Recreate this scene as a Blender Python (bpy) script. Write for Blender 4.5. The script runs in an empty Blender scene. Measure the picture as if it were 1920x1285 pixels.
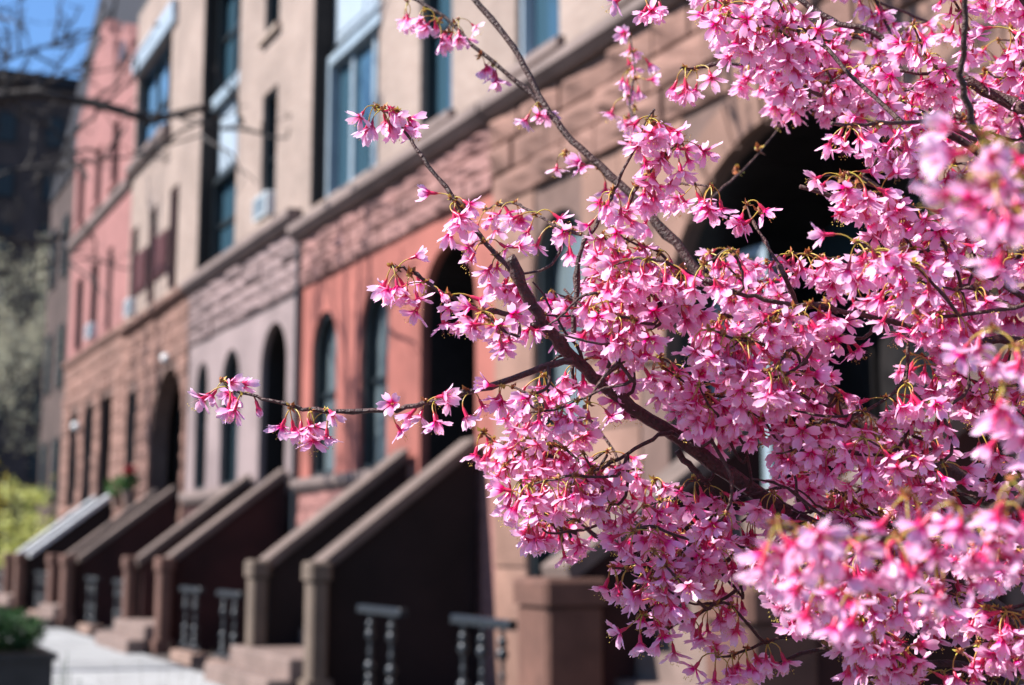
import bpy, bmesh, math, random
import numpy as np
from mathutils import Vector, Matrix, noise
from mathutils.geometry import tessellate_polygon

random.seed(7)
rnd = np.random.default_rng(7)
R = math.radians
scene = bpy.context.scene
col = scene.collection

# ------------------------------------------------------------------ camera
CAM_H, F_PX = 1.6, 2667.0                     # focal length in pixels of a 1920 px wide frame (50 mm on 36 mm)
PITCH, YAW = R(8.1617), R(26.2726)
cam_d = bpy.data.cameras.new('camera')
cam = bpy.data.objects.new('camera', cam_d)
col.objects.link(cam)
cam.location = (0, 0, CAM_H)
cam.rotation_euler = (R(90) + PITCH, 0, -YAW)
cam_d.lens = 50.0; cam_d.sensor_width = 36.0
cam_d.clip_start = 0.05; cam_d.clip_end = 3000
cam_d.dof.use_dof = True
cam_d.dof.focus_distance = 1.60
cam_d.dof.aperture_fstop = 4.4
scene.camera = cam
FWD = Vector((math.sin(YAW)*math.cos(PITCH), math.cos(YAW)*math.cos(PITCH), math.sin(PITCH)))
RGT = Vector((math.cos(YAW), -math.sin(YAW), 0)); UPV = RGT.cross(FWD)

def at(u, v, d):
    """point at depth d metres that the photograph shows at pixel (u, v) of 1920 x 1285"""
    return Vector((0, 0, CAM_H)) + (FWD + RGT*((u-960)/F_PX) + UPV*((642.5-v)/F_PX))*d
def to_px(p):
    q = Vector(p) - Vector((0, 0, CAM_H)); d = q.dot(FWD)
    return 960 + F_PX*q.dot(RGT)/d, 642.5 - F_PX*q.dot(UPV)/d, d

# ------------------------------------------------------------------ sky, sun, exposure
SUN = Vector((-0.67, 0.17, 0.69)).normalized()
w = bpy.data.worlds.new('World'); scene.world = w; w.use_nodes = True
nt = w.node_tree
for n in list(nt.nodes): nt.nodes.remove(n)
wo = nt.nodes.new('ShaderNodeOutputWorld'); bg = nt.nodes.new('ShaderNodeBackground')
sky = nt.nodes.new('ShaderNodeTexSky'); sky.sky_type = 'NISHITA'; sky.sun_disc = False
sky.sun_elevation = math.asin(SUN.z); sky.sun_rotation = math.atan2(SUN.x, SUN.y)
sky.air_density = 1.15; sky.dust_density = 0.0; sky.ozone_density = 10.0; sky.altitude = 0
bg.inputs['Strength'].default_value = 0.08
nt.links.new(sky.outputs[0], bg.inputs[0]); nt.links.new(bg.outputs[0], wo.inputs[0])
sl = bpy.data.lights.new('sun', 'SUN'); sl.energy = 5.0; sl.angle = R(0.53); sl.color = (1.0, 0.965, 0.92)
so = bpy.data.objects.new('sun', sl); col.objects.link(so)
so.rotation_euler = (-SUN).to_track_quat('-Z', 'Y').to_euler(); so.location = SUN*40
vs = scene.view_settings
vs.view_transform = 'Standard'; vs.look = 'None'; vs.gamma = 1; vs.use_curve_mapping = False
vs.exposure = 1.34
scene.cycles.use_denoising = True
scene.cycles.max_bounces = 8; scene.cycles.transparent_max_bounces = 8
scene.render.use_persistent_data = False

# ------------------------------------------------------------------ materials
def lin(r, g, b):
    f = lambda c: (c/255/12.92 if c/255 <= 0.04045 else ((c/255+0.055)/1.055)**2.4)
    return (f(r), f(g), f(b))
def mat(name, base, var=0.25, scale=3.0, rough=0.85, bump=0.0, bscale=40.0, metal=0.0, spec=0.3, dirt=0.0, dscale=0.8, per_object=0.0):
    """rough mineral or painted surface: base colour broken up by world-space noise, grime and fine relief"""
    base = tuple(c*0.83 for c in base)
    m = bpy.data.materials.new(name); m.use_nodes = True
    t = m.node_tree; b = t.nodes['Principled BSDF']; L = t.links
    geo = t.nodes.new('ShaderNodeNewGeometry')
    no = t.nodes.new('ShaderNodeTexNoise'); no.inputs['Scale'].default_value = scale; no.inputs['Detail'].default_value = 6
    L.new(geo.outputs['Position'], no.inputs['Vector'])
    cr = t.nodes.new('ShaderNodeValToRGB')
    e = cr.color_ramp.elements
    e[0].position = 0.3; e[1].position = 0.72
    e[0].color = (*[c*(1-var) for c in base], 1); e[1].color = (*[min(1, c*(1+var*0.8)) for c in base], 1)
    L.new(no.outputs['Fac'], cr.inputs['Fac'])
    out = cr.outputs['Color']
    if dirt:
        n2 = t.nodes.new('ShaderNodeTexNoise'); n2.inputs['Scale'].default_value = dscale; n2.inputs['Detail'].default_value = 8
        n2.inputs['Roughness'].default_value = 0.65
        L.new(geo.outputs['Position'], n2.inputs['Vector'])
        r2 = t.nodes.new('ShaderNodeValToRGB'); r2.color_ramp.elements[0].position = 0.48; r2.color_ramp.elements[1].position = 0.68
        r2.color_ramp.elements[0].color = (0, 0, 0, 1); r2.color_ramp.elements[1].color = (dirt, dirt, dirt, 1)
        L.new(n2.outputs['Fac'], r2.inputs['Fac'])
        mx = t.nodes.new('ShaderNodeMix'); mx.data_type = 'RGBA'
        L.new(r2.outputs['Color'], mx.inputs['Factor']); L.new(out, mx.inputs[6])
        mx.inputs[7].default_value = (base[0]*0.35, base[1]*0.35, base[2]*0.36, 1)
        out = mx.outputs[2]
    if per_object:
        oi = t.nodes.new('ShaderNodeObjectInfo'); mr = t.nodes.new('ShaderNodeMapRange')
        mr.inputs['To Min'].default_value = 1-per_object; mr.inputs['To Max'].default_value = 1+per_object*0.7
        L.new(oi.outputs['Random'], mr.inputs['Value'])
        hs = t.nodes.new('ShaderNodeHueSaturation'); L.new(mr.outputs[0], hs.inputs['Value']); L.new(out, hs.inputs['Color'])
        out = hs.outputs[0]
    L.new(out, b.inputs['Base Color'])
    b.inputs['Roughness'].default_value = rough; b.inputs['Metallic'].default_value = metal
    b.inputs['Specular IOR Level'].default_value = spec
    if bump:
        n3 = t.nodes.new('ShaderNodeTexNoise'); n3.inputs['Scale'].default_value = bscale; n3.inputs['Detail'].default_value = 5
        L.new(geo.outputs['Position'], n3.inputs['Vector'])
        bp = t.nodes.new('ShaderNodeBump'); bp.inputs['Strength'].default_value = bump; bp.inputs['Distance'].default_value = 0.02
        L.new(n3.outputs['Fac'], bp.inputs['Height']); L.new(bp.outputs[0], b.inputs['Normal'])
    return m
def brick_mat(name, c1, c2, mortar):
    """fine pressed brick, too far and too small to tell apart singly: courses as colour and relief"""
    m = bpy.data.materials.new(name); m.use_nodes = True
    t = m.node_tree; b = t.nodes['Principled BSDF']; L = t.links
    geo = t.nodes.new('ShaderNodeNewGeometry'); sx = t.nodes.new('ShaderNodeSeparateXYZ'); cx = t.nodes.new('ShaderNodeCombineXYZ')
    L.new(geo.outputs['Position'], sx.inputs[0]); L.new(sx.outputs['Y'], cx.inputs['X']); L.new(sx.outputs['Z'], cx.inputs['Y'])
    br = t.nodes.new('ShaderNodeTexBrick'); br.inputs['Scale'].default_value = 1.0
    br.inputs['Brick Width'].default_value = 0.21; br.inputs['Row Height'].default_value = 0.068; br.inputs['Mortar Size'].default_value = 0.006
    c1, c2, mortar = [tuple(c*0.85 for c in q) for q in (c1, c2, mortar)]
    br.inputs['Color1'].default_value = (*c1, 1); br.inputs['Color2'].default_value = (*c2, 1); br.inputs['Mortar'].default_value = (*mortar, 1)
    L.new(cx.outputs[0], br.inputs['Vector'])
    no = t.nodes.new('ShaderNodeTexNoise'); no.inputs['Scale'].default_value = 0.9; no.inputs['Detail'].default_value = 7
    L.new(geo.outputs['Position'], no.inputs['Vector'])
    mr = t.nodes.new('ShaderNodeMapRange'); mr.inputs['From Min'].default_value = 0.3; mr.inputs['From Max'].default_value = 0.7
    mr.inputs['To Min'].default_value = 0.8; mr.inputs['To Max'].default_value = 1.12
    L.new(no.outputs['Fac'], mr.inputs['Value'])
    hs = t.nodes.new('ShaderNodeHueSaturation'); L.new(mr.outputs[0], hs.inputs['Value']); L.new(br.outputs['Color'], hs.inputs['Color'])
    L.new(hs.outputs[0], b.inputs['Base Color']); b.inputs['Roughness'].default_value = 0.9; b.inputs['Specular IOR Level'].default_value = 0.2
    bp = t.nodes.new('ShaderNodeBump'); bp.inputs['Strength'].default_value = 0.4; bp.inputs['Distance'].default_value = 0.008; bp.invert = True
    L.new(br.outputs['Fac'], bp.inputs['Height']); L.new(bp.outputs[0], b.inputs['Normal'])
    return m
def glass_mat(name, tint, rough=0.06):
    m = bpy.data.materials.new(name); m.use_nodes = True
    b = m.node_tree.nodes['Principled BSDF']
    b.inputs['Base Color'].default_value = (*tint, 1); b.inputs['Roughness'].default_value = rough
    b.inputs['Specular IOR Level'].default_value = 0.75
    t = m.node_tree; no = t.nodes.new('ShaderNodeTexNoise'); no.inputs['Scale'].default_value = 1.3
    geo = t.nodes.new('ShaderNodeNewGeometry'); t.links.new(geo.outputs['Position'], no.inputs['Vector'])
    bp = t.nodes.new('ShaderNodeBump'); bp.inputs['Strength'].default_value = 0.15; bp.inputs['Distance'].default_value = 0.02
    t.links.new(no.outputs['Fac'], bp.inputs['Height']); t.links.new(bp.outputs[0], b.inputs['Normal'])
    return m
def leaf_mat(name, c1, c2, trans=0.3):
    m = bpy.data.materials.new(name); m.use_nodes = True
    t = m.node_tree; b = t.nodes['Principled BSDF']; L = t.links
    geo = t.nodes.new('ShaderNodeNewGeometry'); cr = t.nodes.new('ShaderNodeValToRGB')
    cr.color_ramp.elements[0].color = (*c1, 1); cr.color_ramp.elements[1].color = (*c2, 1)
    L.new(geo.outputs['Random Per Island'], cr.inputs['Fac']); L.new(cr.outputs[0], b.inputs['Base Color'])
    b.inputs['Roughness'].default_value = 0.6
    tr = t.nodes.new('ShaderNodeBsdfTranslucent'); L.new(cr.outputs[0], tr.inputs['Color'])
    mx = t.nodes.new('ShaderNodeMixShader'); mx.inputs[0].default_value = trans
    L.new(b.outputs[0], mx.inputs[1]); L.new(tr.outputs[0], mx.inputs[2])
    L.new(mx.outputs[0], t.nodes['Material Output'].inputs['Surface'])
    return m

M = {}
M['red_stucco'] = mat('red_stucco', (0.315, 0.102, 0.080), 0.16, 1.5, 0.85, 0.15, 30, dirt=0.45)
M['mauve_stucco'] = mat('mauve_stucco', (0.255, 0.192, 0.188), 0.16, 1.5, 0.85, 0.15, 30, dirt=0.45)
M['pink_stucco'] = mat('pink_stucco', (0.29, 0.128, 0.118), 0.14, 1.2, 0.85, 0.15, 30, dirt=0.40)
M['brown_mortar'] = mat('brown_mortar', (0.14, 0.085, 0.07), 0.2, 4)
M['sand_ashlar'] = mat('sand_ashlar', (0.25, 0.142, 0.108), 0.2, 2.2, 0.9, 0.3, 25, dirt=0.35, per_object=0.10)
M['brown_rock'] = mat('brown_rock', (0.23, 0.125, 0.098), 0.25, 2.2, 0.9, 0.5, 18, dirt=0.35, per_object=0.18)
M['rose_rock'] = mat('rose_rock', (0.28, 0.145, 0.13), 0.22, 2.5, 0.9, 0.5, 18, dirt=0.45, per_object=0.16)
M['mauve_rock'] = mat('mauve_rock', (0.235, 0.165, 0.16), 0.22, 2.5, 0.9, 0.5, 18, dirt=0.45, per_object=0.16)
M['granite_rose'] = mat('granite_rose', (0.28, 0.13, 0.115), 0.3, 9, 0.9, 0.5, 18, dirt=0.3)
M['ledge'] = mat('ledge', (0.21, 0.155, 0.14), 0.2, 2, 0.85, 0.2, 30, dirt=0.4)
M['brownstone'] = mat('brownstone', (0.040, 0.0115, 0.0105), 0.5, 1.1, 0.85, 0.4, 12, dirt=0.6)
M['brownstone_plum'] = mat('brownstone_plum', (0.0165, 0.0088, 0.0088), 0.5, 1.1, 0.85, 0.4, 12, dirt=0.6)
M['coping'] = mat('coping', (0.15, 0.108, 0.092), 0.2, 4, 0.85, 0.25, 30, dirt=0.4)
M['coping_pale'] = mat('coping_pale', (0.62, 0.63, 0.64), 0.1, 4, 0.5, 0.1, 30)
M['step'] = mat('step', (0.20, 0.14, 0.12), 0.2, 5, 0.85, 0.25, 30, dirt=0.4)
M['newel'] = mat('newel', (0.13, 0.066, 0.05), 0.2, 4, 0.85, 0.25, 30, dirt=0.35)
M['newel_dark'] = mat('newel_dark', (0.13, 0.062, 0.045), 0.25, 4, 0.85, 0.3, 30, dirt=0.5)
M['newel_tan'] = mat('newel_tan', (0.14, 0.102, 0.078), 0.2, 4, 0.85, 0.25, 30, dirt=0.35)
M['beige_brick'] = brick_mat('beige_brick', (0.325, 0.245, 0.205), (0.275, 0.20, 0.165), (0.28, 0.235, 0.215))
M['beige_lintel'] = mat('beige_lintel', (0.34, 0.26, 0.21), 0.12, 3, 0.85, dirt=0.2)
M['white_paint'] = mat('white_paint', (0.33, 0.39, 0.45), 0.08, 3, 0.5, dirt=0.2)
M['grey_paint'] = mat('grey_paint', (0.27, 0.33, 0.38), 0.1, 3, 0.45, dirt=0.2)
M['dark_frame'] = mat('dark_frame', (0.020, 0.026, 0.030), 0.2, 4, 0.45)
M['red_frame'] = mat('red_frame', (0.075, 0.022, 0.024), 0.2, 4, 0.6)
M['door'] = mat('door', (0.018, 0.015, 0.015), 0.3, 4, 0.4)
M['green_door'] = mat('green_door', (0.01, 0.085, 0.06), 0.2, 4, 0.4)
M['bay_shade_sheet'] = mat('bay_shade_sheet', (0.035, 0.026, 0.022), 0.2, 4)  # dark colour that paints the shade of the bay reveals
M['glass'] = glass_mat('glass', (0.020, 0.032, 0.040))
M['glass_grey'] = glass_mat('glass_grey', (0.10, 0.125, 0.135), 0.15)
M['glass_blue'] = glass_mat('glass_blue', (0.03, 0.065, 0.09), 0.08)
M['glass_sky_painted'] = glass_mat('glass_sky_painted', (0.10, 0.20, 0.33), 0.1)  # sky reflection put into the base colour of the pane
M['slate'] = mat('slate', (0.014, 0.012, 0.015), 0.3, 5, 0.7)
M['roof'] = mat('roof', (0.05, 0.05, 0.05), 0.2, 3)
M['iron'] = mat('iron', (0.018, 0.022, 0.028), 0.3, 20, 0.34, metal=0.2, spec=0.6)
M['curb_stone'] = mat('curb_stone', (0.25, 0.16, 0.125), 0.25, 5, 0.85, 0.3, 25)
M['paving'] = mat('paving', (0.31, 0.31, 0.31), 0.14, 2.0, 0.85, 0.15, 50, dirt=0.35, dscale=1.3, per_object=0.14)
M['joint'] = mat('joint', (0.16, 0.15, 0.14), 0.2, 4)
M['yard'] = mat('yard', (0.075, 0.06, 0.055), 0.2, 2, 0.9, 0.2, 30, dirt=0.4)
M['asphalt'] = mat('asphalt', (0.055, 0.055, 0.057), 0.2, 6, 0.9, 0.3, 80)
M['kerb'] = mat('kerb', (0.33, 0.32, 0.31), 0.15, 4, 0.8, 0.2, 40)
M['soil'] = mat('soil', (0.06, 0.043, 0.03), 0.4, 12, 0.95, 0.6, 30)
M['bark'] = mat('bark', (0.085, 0.036, 0.030), 0.45, 90, 0.55, 0.5, 260, spec=0.4)
M['bark_grey'] = mat('bark_grey', (0.13, 0.095, 0.075), 0.35, 25, 0.8, 0.4, 60)
M['bare_bark'] = mat('bare_bark', (0.045, 0.038, 0.036), 0.35, 25, 0.85, 0.4, 60)
M['far_brick'] = mat('far_brick', (0.075, 0.05, 0.045), 0.3, 1.2, 0.9, dirt=0.4)
M['globe'] = mat('globe', (0.82, 0.82, 0.80), 0.03, 3, 0.15, spec=0.6)
M['planter'] = mat('planter', (0.022, 0.021, 0.022), 0.3, 6, 0.6)
M['ac_white'] = mat('ac_white', (0.62, 0.66, 0.68), 0.06, 4, 0.5)

# ------------------------------------------------------------------ object helpers
def link(o, parent=None):
    col.objects.link(o)
    if parent is not None: o.parent = parent
    return o
def empty(name, loc=(0, 0, 0)):
    o = bpy.data.objects.new(name, None); o.location = loc; o.empty_display_size = 0.2
    return link(o)
def tag(o, label=None, cat=None, group=None, kind=None):
    if label: o['label'] = label
    if cat: o['category'] = cat
    if group: o['group'] = group
    if kind: o['kind'] = kind
    return o
class MB:
    """collects shapes and links them as one mesh object (coordinates relative to the parent thing's base)"""
    def __init__(s): s.v = []; s.f = []; s.smooth = False
    def add(s, vs_, fs):
        k = len(s.v); s.v += [tuple(p) for p in vs_]; s.f += [tuple(i+k for i in f) for f in fs]; return s
    def box(s, x0, x1, y0, y1, z0, z1, top_slope=None):
        v = [(x0,y0,z0),(x1,y0,z0),(x1,y1,z0),(x0,y1,z0),(x0,y0,z1),(x1,y0,z1),(x1,y1,z1),(x0,y1,z1)]
        return s.add(v, [(0,3,2,1),(4,5,6,7),(0,1,5,4),(1,2,6,5),(2,3,7,6),(3,0,4,7)])
    def bevel_box(s, x0, x1, y0, y1, z0, z1, b):
        """box with its vertical and top edges chamfered by b"""
        ring = lambda i, z: [(x0+i,y0+b,z),(x0+b,y0+i,z),(x1-b,y0+i,z),(x1-i,y0+b,z),(x1-i,y1-b,z),(x1-b,y1-i,z),(x0+b,y1-i,z),(x0+i,y1-b,z)]
        v = ring(0, z0) + ring(0, z1-b) + ring(b*0.7, z1)
        f = [tuple(range(7, -1, -1)), tuple(range(16, 24))]
        for k in range(2):
            for i in range(8): f.append((k*8+i, k*8+(i+1) % 8, k*8+8+(i+1) % 8, k*8+8+i))
        return s.add(v, f)
    def prism(s, pts, y0, y1):
        """polygon of (x, z) points run along y"""
        n = len(pts)
        v = [(x, y0, z) for x, z in pts] + [(x, y1, z) for x, z in pts]
        return s.add(v, [tuple(range(n)), tuple(range(2*n-1, n-1, -1))] + [(i, i+n, (i+1) % n+n, (i+1) % n) for i in range(n)])
    def plate(s, pts, x0, x1):
        """polygon of (y, z) points run along x"""
        n = len(pts)
        v = [(x0, y, z) for y, z in pts] + [(x1, y, z) for y, z in pts]
        return s.add(v, [tuple(range(n-1, -1, -1)), tuple(range(n, 2*n))] + [(i, (i+1) % n, (i+1) % n+n, i+n) for i in range(n)])
    def tube(s, pts, rad, n=6):
        pts = [Vector(p) for p in pts]; V = []; Fa = []
        up = Vector((0.13, 0.31, 0.94))
        for i, p in enumerate(pts):
            d = (pts[min(i+1, len(pts)-1)] - pts[max(i-1, 0)])
            if d.length < 1e-9: d = Vector((0, 0, 1))
            d.normalize(); a = d.cross(up)
            if a.length < 0.05: a = d.cross(Vector((1, 0, 0)))
            a.normalize(); b = d.cross(a); up = -d.cross(b).cross(d) if False else up
            r = rad[i] if hasattr(rad, '__len__') else rad
            for k in range(n):
                t = 2*math.pi*k/n; V.append(p + (a*math.cos(t) + b*math.sin(t))*r)
        for i in range(len(pts)-1):
            for k in range(n): Fa.append((i*n+k, i*n+(k+1) % n, (i+1)*n+(k+1) % n, (i+1)*n+k))
        Fa.append(tuple(range(n-1, -1, -1))); Fa.append(tuple((len(pts)-1)*n+k for k in range(n)))
        return s.add(V, Fa)
    def lathe(s, prof, cx, cy, n=10):
        V = [(cx+r*math.cos(2*math.pi*k/n), cy+r*math.sin(2*math.pi*k/n), z) for r, z in prof for k in range(n)]
        Fa = [(i*n+k, i*n+(k+1) % n, (i+1)*n+(k+1) % n, (i+1)*n+k) for i in range(len(prof)-1) for k in range(n)]
        Fa += [tuple(range(n-1, -1, -1)), tuple((len(prof)-1)*n+k for k in range(n))]
        return s.add(V, Fa)
    def mesh(s, name, m, off=(0, 0, 0), smooth=False):
        me = bpy.data.meshes.new(name)
        ox, oy, oz = off
        me.from_pydata([(x-ox, y-oy, z-oz) for x, y, z in s.v], [], s.f)
        for mm in (m if isinstance(m, (list, tuple)) else [m]): me.materials.append(mm)
        bm = bmesh.new(); bm.from_mesh(me); bmesh.ops.recalc_face_normals(bm, faces=bm.faces); bm.to_mesh(me); bm.free()
        if smooth: me.polygons.foreach_set('use_smooth', [True]*len(me.polygons))
        return me
    def build(s, name, m, parent=None, smooth=False):
        """vertices are given in world coordinates; the object sits at its thing's base"""
        off = (0, 0, 0); q = parent
        while q is not None:
            off = tuple(a+b for a, b in zip(off, q.location)); q = q.parent
        return link(bpy.data.objects.new(name, s.mesh(name, m, off, smooth)), parent)
    def build_at(s, name, m, loc, smooth=False):
        o = bpy.data.objects.new(name, s.mesh(name, m, loc, smooth)); o.location = loc
        return link(o)

# ------------------------------------------------------------------ ground
FX = 7.0                                                        # plane of the house fronts
g = MB().add([(-600,-300,-0.15),(900,-300,-0.15),(900,1500,-0.15),(-600,1500,-0.15)], [(0,1,2,3)])
tag(g.build('ground', M['asphalt']), kind='structure')
tag(MB().box(-0.75, -0.55, -20, 120, -0.15, 0.0).build('kerb', M['kerb']), kind='structure')
tag(MB().box(-0.55, 1.60, -20, 60, -0.15, -0.012).build('tree_lawn', M['soil']), kind='structure')
walk = tag(MB().box(1.60, 4.70, -20, 60, -0.15, -0.018).build('pavement', M['joint']), kind='structure')
slab_me = MB().bevel_box(-0.766, 0.766, -0.743, 0.743, -0.05, 0.0, 0.012).mesh('paving_slab', M['paving'])
for i in range(34):
    for j in range(2):
        o = bpy.data.objects.new('paving_slab', slab_me)
        o.location = (1.60+0.775+1.55*j, 3.0+1.5*i+0.75, 0.006*rnd.normal()*0.5); o.rotation_euler = (rnd.normal()*0.002, rnd.normal()*0.002, 0)
        link(o, walk)
tag(MB().box(4.70, 7.46, -20, 60, -0.15, -0.010).build('front_yard', M['yard']), kind='structure')
tag(MB().box(-40, 40, 60, 66, -0.13, -0.01).build('cross_street_pavement', M['paving']), kind='structure')

# ------------------------------------------------------------------ houses
def arch_pts(y0, y1, z0, z1, n=14, rise=None):
    """round-headed opening, anticlockwise seen from the street side"""
    r = (y1-y0)/2; c = (y0+y1)/2; h = r if rise is None else rise
    return [(y0, z0), (y1, z0)] + [(c+r*math.cos(math.pi*k/n), z1-h+h*math.sin(math.pi*k/n)) for k in range(n+1)]
def rect_pts(y0, y1, z0, z1): return [(y0, z0), (y1, z0), (y1, z1), (y0, z1)]
def op_pts(op):
    return arch_pts(op['y0'], op['y1'], op['z0'], op['z1'], rise=op.get('rise')) if op.get('arch') else rect_pts(op['y0'], op['y1'], op['z0'], op['z1'])
def wall(name, m, parent, y0, y1, z0, z1, ops, x=FX, depth=0.40):
    mb = MB(); outer = [Vector((y0, z0, 0)), Vector((y1, z0, 0)), Vector((y1, z1, 0)), Vector((y0, z1, 0))]
    loops = [outer] + [[Vector((a, b, 0)) for a, b in op_pts(o)] for o in ops]
    flat = [p for l in loops for p in l]
    mb.add([(x, p.x, p.y) for p in flat], [tuple(reversed(t)) for t in tessellate_polygon(loops)])
    for l, o in zip(loops[1:], ops):
        d = depth; n = len(l)
        mb.add([(x, p.x, p.y) for p in l] + [(x+d, p.x, p.y) for p in l], [(i, i+n, (i+1) % n+n, (i+1) % n) for i in range(n)])
    n = 4
    mb.add([(x, p.x, p.y) for p in outer] + [(x+0.4, p.x, p.y) for p in outer], [(i, (i+1) % n, (i+1) % n+n, i+n) for i in range(n)])
    return mb.build(name, m, parent)
def inset(pts, d):
    cy = sum(p[0] for p in pts)/len(pts); ys = [p[0] for p in pts]; zs = [p[1] for p in pts]
    w_, h_ = max(ys)-min(ys), max(zs)-min(zs); cz = (max(zs)+min(zs))/2; cyy = (max(ys)+min(ys))/2
    return [(cyy+(y-cyy)*(w_-2*d)/w_, cz+(z-cz)*(h_-2*d)/h_) for y, z in pts]
def window(house, op, frame='dark_frame', glass='glass', fw=0.07, bars=(0.5,), mull=(), sill=None, sill_h=0.14, x=FX):
    """sash window set in its opening: frame with rails, one pane per light, stone sill"""
    d = op.get('glass_x', 0.20); pts = op_pts(op); ins = inset(pts, fw); n = len(pts); xa, xb = x+max(0.06, d-0.16), x+d+0.05  # deep sides of dark frames put the reveal's shade into their colour
    mb = MB()
    mb.add([(xa, *p) for p in pts] + [(xa, *p) for p in ins] + [(xb, *p) for p in pts] + [(xb, *p) for p in ins],
           [(i, (i+1) % n, n+(i+1) % n, n+i) for i in range(n)] + [(n+i, n+(i+1) % n, 3*n+(i+1) % n, 3*n+i) for i in range(n)])
    y0, y1, z0, z1 = op['y0']+fw, op['y1']-fw, op['z0']+fw, op['z1']-fw
    zz = [z0] + [z0+(z1-z0)*b for b in bars] + [z1]; yy = [y0] + [y0+(y1-y0)*b for b in mull] + [y1]
    xa = x+d-0.05
    for b in zz[1:-1]: mb.box(xa+0.004, xb, y0, y1, b-fw*0.4, b+fw*0.4)
    top = (op['z1']-(op['y1']-op['y0'])/2+0.1) if op.get('arch') else z1
    for b in yy[1:-1]: mb.box(xa+0.008, xb, b-fw*0.45, b+fw*0.45, z0, top)
    fr = mb.build('window', M[frame], house)
    if op.get('arch') or len(zz) == 2 and len(yy) == 2:
        lower = MB()
        if op.get('arch'):
            zc = zz[1] if len(zz) > 2 else (z0+z1)/2
            MB().add([(x+d+0.01, y0, z0), (x+d+0.01, y1, z0), (x+d+0.01, y1, zc), (x+d+0.01, y0, zc)], [(0, 1, 2, 3)]).build('pane', M[glass], fr)
            up = [(y0, zc), (y1, zc)] + [p for p in ins[2:]]
            MB().add([(x+d+0.03, *p) for p in up], [tuple(range(len(up)))]).build('pane', M[glass], fr)
        else:
            MB().add([(x+d+0.01, y0, z0), (x+d+0.01, y1, z0), (x+d+0.01, y1, z1), (x+d+0.01, y0, z1)], [(0, 1, 2, 3)]).build('pane', M[glass], fr)
    else:
        for k in range(len(zz)-1):
            for q in range(len(yy)-1):
                a, b = yy[q], yy[q+1]; c, e = zz[k], zz[k+1]; xx = x+d+0.01+0.02*k
                MB().add([(xx, a, c), (xx, b, c), (xx, b, e), (xx, a, e)], [(0, 1, 2, 3)]).build('pane', M[glass], fr)
    if sill:
        MB().prism([(x-0.10, op['z0']-sill_h), (x+0.055, op['z0']-sill_h), (x+0.055, op['z0']+0.008), (x-0.10, op['z0']-0.03)], op['y0']-0.12, op['y1']+0.12).build('sill', M[sill], house)
    return fr
def door(house, op, m='door', leafs=2, transom=0.72):
    """deep-set panelled doors with a glazed transom above"""
    x = FX+op['depth']-0.10; y0, y1, z0, z1 = op['y0'], op['y1'], op['z0'], op['z1']; zt = z0+(z1-z0)*transom
    pts = op_pts(op)
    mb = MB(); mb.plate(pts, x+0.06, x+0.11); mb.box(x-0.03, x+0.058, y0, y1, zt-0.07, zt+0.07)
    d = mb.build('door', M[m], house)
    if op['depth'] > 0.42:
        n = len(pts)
        MB().add([(FX+0.12, *p) for p in inset(pts, 0.004)]+[(x+0.10, *p) for p in inset(pts, 0.004)], [(i, i+n, (i+1) % n+n, (i+1) % n) for i in range(n)]).build('vestibule_shade_sheet', M['door'], d)  # added sheet round the recess, its shade painted in the door colour
    wd = (y1-y0)/leafs
    for k in range(leafs):
        a = y0+k*wd+0.05; b = a+wd-0.1
        lf = MB(); lf.box(x, x+0.055, a, b, z0+0.01, zt-0.075)
        for q0, q1 in ((0.06, 0.26), (0.32, 0.92)):
            lf.box(x-0.018, x-0.002, a+0.1, b-0.1, z0+(zt-z0)*q0, z0+(zt-z0)*q1)
        lf.build('door_leaf', M[m], d)
    MB().lathe([(0.001, z0+0.95), (0.03, z0+0.96), (0.035, z0+1.0), (0.03, z0+1.04), (0.001, z0+1.05)], x-0.05, (y0+y1)/2+0.08, 8).build('handle', M['ledge'], d)
    MB().box(x+0.04, x+0.055, y0+0.15, y1-0.15, zt+0.1, zt+0.1+(z1-zt)*0.45).build('transom_pane', M['glass'], d)
    return d

# rock-faced stone blocks: a few shared meshes, scaled per block
def stone_mesh(name, m, rough, ny=4, nz=3, edge=0.10):
    mb = MB(); g_ = []
    for j in range(nz+1):
        for i in range(ny+1):
            a, b = i/ny-0.5, j/nz-0.5
            rim = i in (0, ny) or j in (0, nz)
            a2 = a; b2 = b
            g_.append((-(0.46 if rim else 0.66+rough*rnd.normal()*0.17), a2, b2))
    F_ = [(j*(ny+1)+i, j*(ny+1)+i+1, (j+1)*(ny+1)+i+1, (j+1)*(ny+1)+i) for j in range(nz) for i in range(ny)]
    mb.add(g_, F_)
    ring = [j*0+i for i in range(ny+1)] + [(j)*(ny+1)+ny for j in range(1, nz+1)] + [nz*(ny+1)+i for i in range(ny-1, -1, -1)] + [j*(ny+1) for j in range(nz-1, 0, -1)]
    k = len(mb.v)
    mb.add([(0.0, g_[i][1], g_[i][2]) for i in ring], [])
    nr = len(ring); mb.f += [(ring[i], ring[(i+1) % nr], k+(i+1) % nr, k+i) for i in range(nr)]
    me = mb.mesh(name, m)
    return me
STONES = {}
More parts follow.
